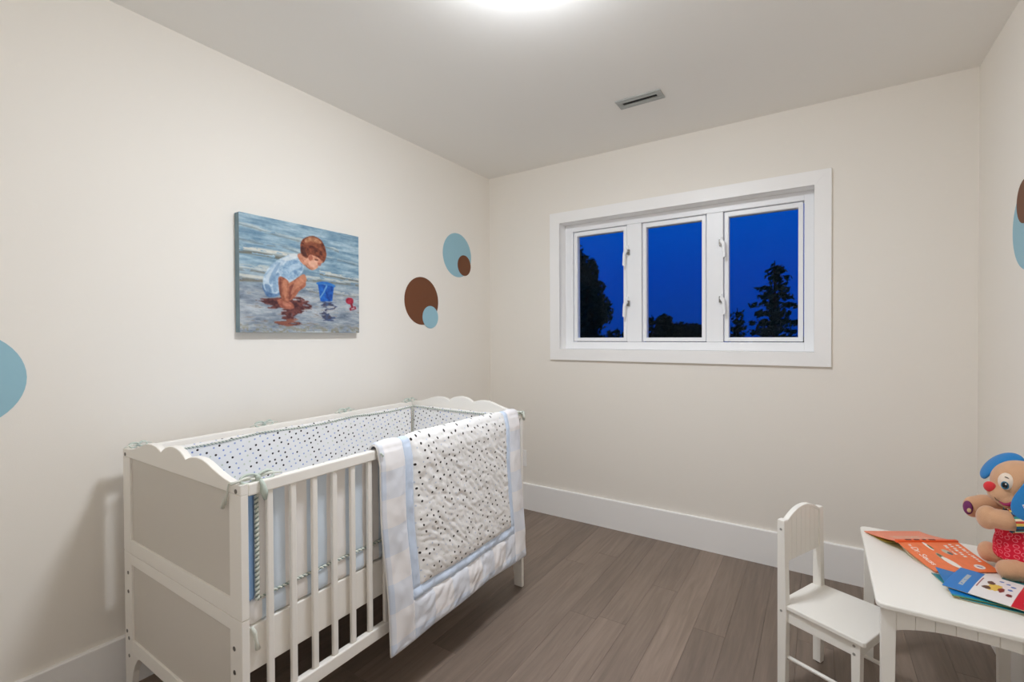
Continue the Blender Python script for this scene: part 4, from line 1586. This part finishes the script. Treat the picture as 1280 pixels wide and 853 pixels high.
ear('ear', [(0.052, 0.026, 0.348), (0.030, 0.036, 0.361), (0.006, 0.044, 0.352), (-0.014, 0.046, 0.332), (-0.029, 0.044, 0.308), (-0.037, 0.040, 0.288), (-0.038, 0.038, 0.276)], [0.012, 0.020, 0.024, 0.026, 0.025, 0.018, 0.006], 0.008, (-0.65, -0.45, 0.6), BLUEPLUSH)
ne = ear('ear', [(0.074, -0.028, 0.338), (0.080, -0.052, 0.318), (0.076, -0.066, 0.285), (0.062, -0.072, 0.245), (0.053, -0.074, 0.212), (0.047, -0.074, 0.192)], [0.013, 0.024, 0.034, 0.041, 0.036, 0.014], 0.009, (0.15, -1, 0.1), BLUEPLUSH)


def letter(ch_, loc, size, parent, mtl, depth):
    cu = bpy.data.curves.new('tmp_text', 'FONT')
    cu.body = ch_
    cu.size = size
    cu.extrude = depth
    ob_ = bpy.data.objects.new('tmp_text', cu)
    C.objects.link(ob_)
    dg_ = bpy.context.evaluated_depsgraph_get()
    me = bpy.data.meshes.new_from_object(ob_.evaluated_get(dg_))
    bpy.data.objects.remove(ob_)
    me.materials.clear()
    me.materials.append(mtl)
    o = bpy.data.objects.new('letter', me)
    C.objects.link(o)
    o.parent = parent
    o.location = loc
    o.rotation_euler = (PI / 2, -0.35, 0.0)
    return o


letter('D', (0.0500, -0.0830, 0.2270), 0.024, ne, EYEWHITE, 0.0016)
letter('D', (0.0512, -0.0833, 0.2280), 0.019, ne, MOUTH, 0.0020)
letter('o', (0.0655, -0.0838, 0.2220), 0.024, ne, EYEWHITE, 0.0016)
letter('o', (0.0668, -0.0841, 0.2232), 0.019, ne, MOUTH, 0.0020)


def torso_shell(name, z0, z1, prof, material, parent, cx=0.056, cy=0.010, n=40, m_=16, wr=0.0):
    def fn(s, t):
        z = z0 + (z1 - z0) * t
        rx, ry = prof(t)
        a = 2 * PI * s
        k_ = 1 + wr * noise.noise(Vector((math.cos(a) * 4, math.sin(a) * 4, z * 40)))
        return (cx + rx * k_ * math.cos(a), cy + ry * k_ * math.sin(a), z)
    o = grid_obj(name, fn, n, m_, material, parent, uvfn=lambda s, t: (s * 0.35, t * (z1 - z0)))
    bm = bmesh.new()
    bm.from_mesh(o.data)
    bmesh.ops.remove_doubles(bm, verts=bm.verts[:], dist=0.00005)
    bmesh.ops.recalc_face_normals(bm, faces=bm.faces[:])
    bm.to_mesh(o.data)
    bm.free()
    solidify(o, 0.003, 1)
    return o


def striped_shirt_mat():
    mt_ = mat('striped_shirt', (200, 200, 120), 0.8)
    n, l = mt_.node_tree.nodes, mt_.node_tree.links
    uv = n.new('ShaderNodeUVMap')
    uv.uv_map = 'UVMap'
    sep = n.new('ShaderNodeSeparateXYZ')
    mul = n.new('ShaderNodeMath')
    mul.operation = 'MULTIPLY'
    mul.inputs[1].default_value = 26
    fr_ = n.new('ShaderNodeMath')
    fr_.operation = 'FRACT'
    rp = n.new('ShaderNodeValToRGB')
    rp.color_ramp.interpolation = 'CONSTANT'
    cs = [(0, col(26, 92, 130)), (.22, col(226, 196, 90)), (.4, col(190, 60, 50)), (.55, col(236, 224, 190)), (.7, col(40, 140, 130)), (.85, col(60, 40, 60))]
    rp.color_ramp.elements[0].color = cs[0][1]
    rp.color_ramp.elements[1].position = cs[1][0]
    rp.color_ramp.elements[1].color = cs[1][1]
    for p_, c_ in cs[2:]:
        z_ = rp.color_ramp.elements.new(p_)
        z_.color = c_
    l.new(uv.outputs[0], sep.inputs[0])
    l.new(sep.outputs['Y'], mul.inputs[0])
    l.new(mul.outputs[0], fr_.inputs[0])
    l.new(fr_.outputs[0], rp.inputs[0])
    l.new(rp.outputs[0], n['Principled BSDF'].inputs['Base Color'])
    return mt_


SHIRT = striped_shirt_mat()
A0, A1 = Vector((0.088, -0.026, 0.190)), Vector((0.020, -0.0565, 0.1805))
AD = (A1 - A0).normalized()
AU = (Vector((0, 0, 1)) - AD * AD.z).normalized()
AV = AD.cross(AU)


def sleeve_pt(s, t):
    rr = 0.0330 + 0.0025 * t + 0.001 * math.sin(6 * PI * s)
    return tuple(A0.lerp(A1, t) + (AU * math.cos(2 * PI * s) + AV * math.sin(2 * PI * s)) * rr)


solidify(grid_obj('sleeve', sleeve_pt, 28, 10, SHIRT, dog, uvfn=lambda s, t: (t * 0.05, abs(s - 0.5) * 0.2)), 0.002, 0)
torso_shell('shirt', 0.135, 0.212, lambda t: (0.056 - 0.012 * t, 0.050 - 0.008 * t), SHIRT, dog, wr=0.05)
MB().tube([(0.004, -0.040, 0.206), (0.012, -0.052, 0.200), (0.030, -0.062, 0.198)], 0.0022, 6).build('collar_trim', mat('brown_cord', (84, 50, 36), 0.8), dog, True)


def shorts_mat():
    mt_ = mat('red_print_cotton', (214, 36, 60), 0.75, 0.2)
    n, l = mt_.node_tree.nodes, mt_.node_tree.links
    uv = n.new('ShaderNodeUVMap')
    uv.uv_map = 'UVMap'
    v = n.new('ShaderNodeTexVoronoi')
    v.voronoi_dimensions = '2D'
    v.inputs['Scale'].default_value = 62
    v.inputs['Randomness'].default_value = 0.35
    a = n.new('ShaderNodeMath')
    a.operation = 'COMPARE'
    a.inputs[1].default_value = 0.32
    a.inputs[2].default_value = 0.06
    mx = n.new('ShaderNodeMix')
    mx.data_type = 'RGBA'
    mx.inputs[6].default_value = col(212, 30, 56)
    mx.inputs[7].default_value = col(232, 110, 124)
    l.new(uv.outputs[0], v.inputs['Vector'])
    l.new(v.outputs['Distance'], a.inputs[0])
    l.new(a.outputs[0], mx.inputs[0])
    l.new(mx.outputs[2], n['Principled BSDF'].inputs['Base Color'])
    return mt_


torso_shell('shorts', 0.052, 0.148, lambda t: (0.078 - 0.018 * t - 0.012 * (1 - t) ** 3, 0.066 - 0.010 * t), shorts_mat(), dog, wr=0.12)
MB().ellipsoid((-0.072, -0.014, 0.186), (0.014, 0.008, 0.022), M=rotz(-0.6)).build('paw_patch', PURPLE, dog, True)
MB().ellipsoid((-0.0695, -0.0205, 0.181), (0.007, 0.004, 0.009), M=rotz(-0.6)).build('patch_print', mat('patch_yellow', (204, 178, 130), 0.8), dog, True)
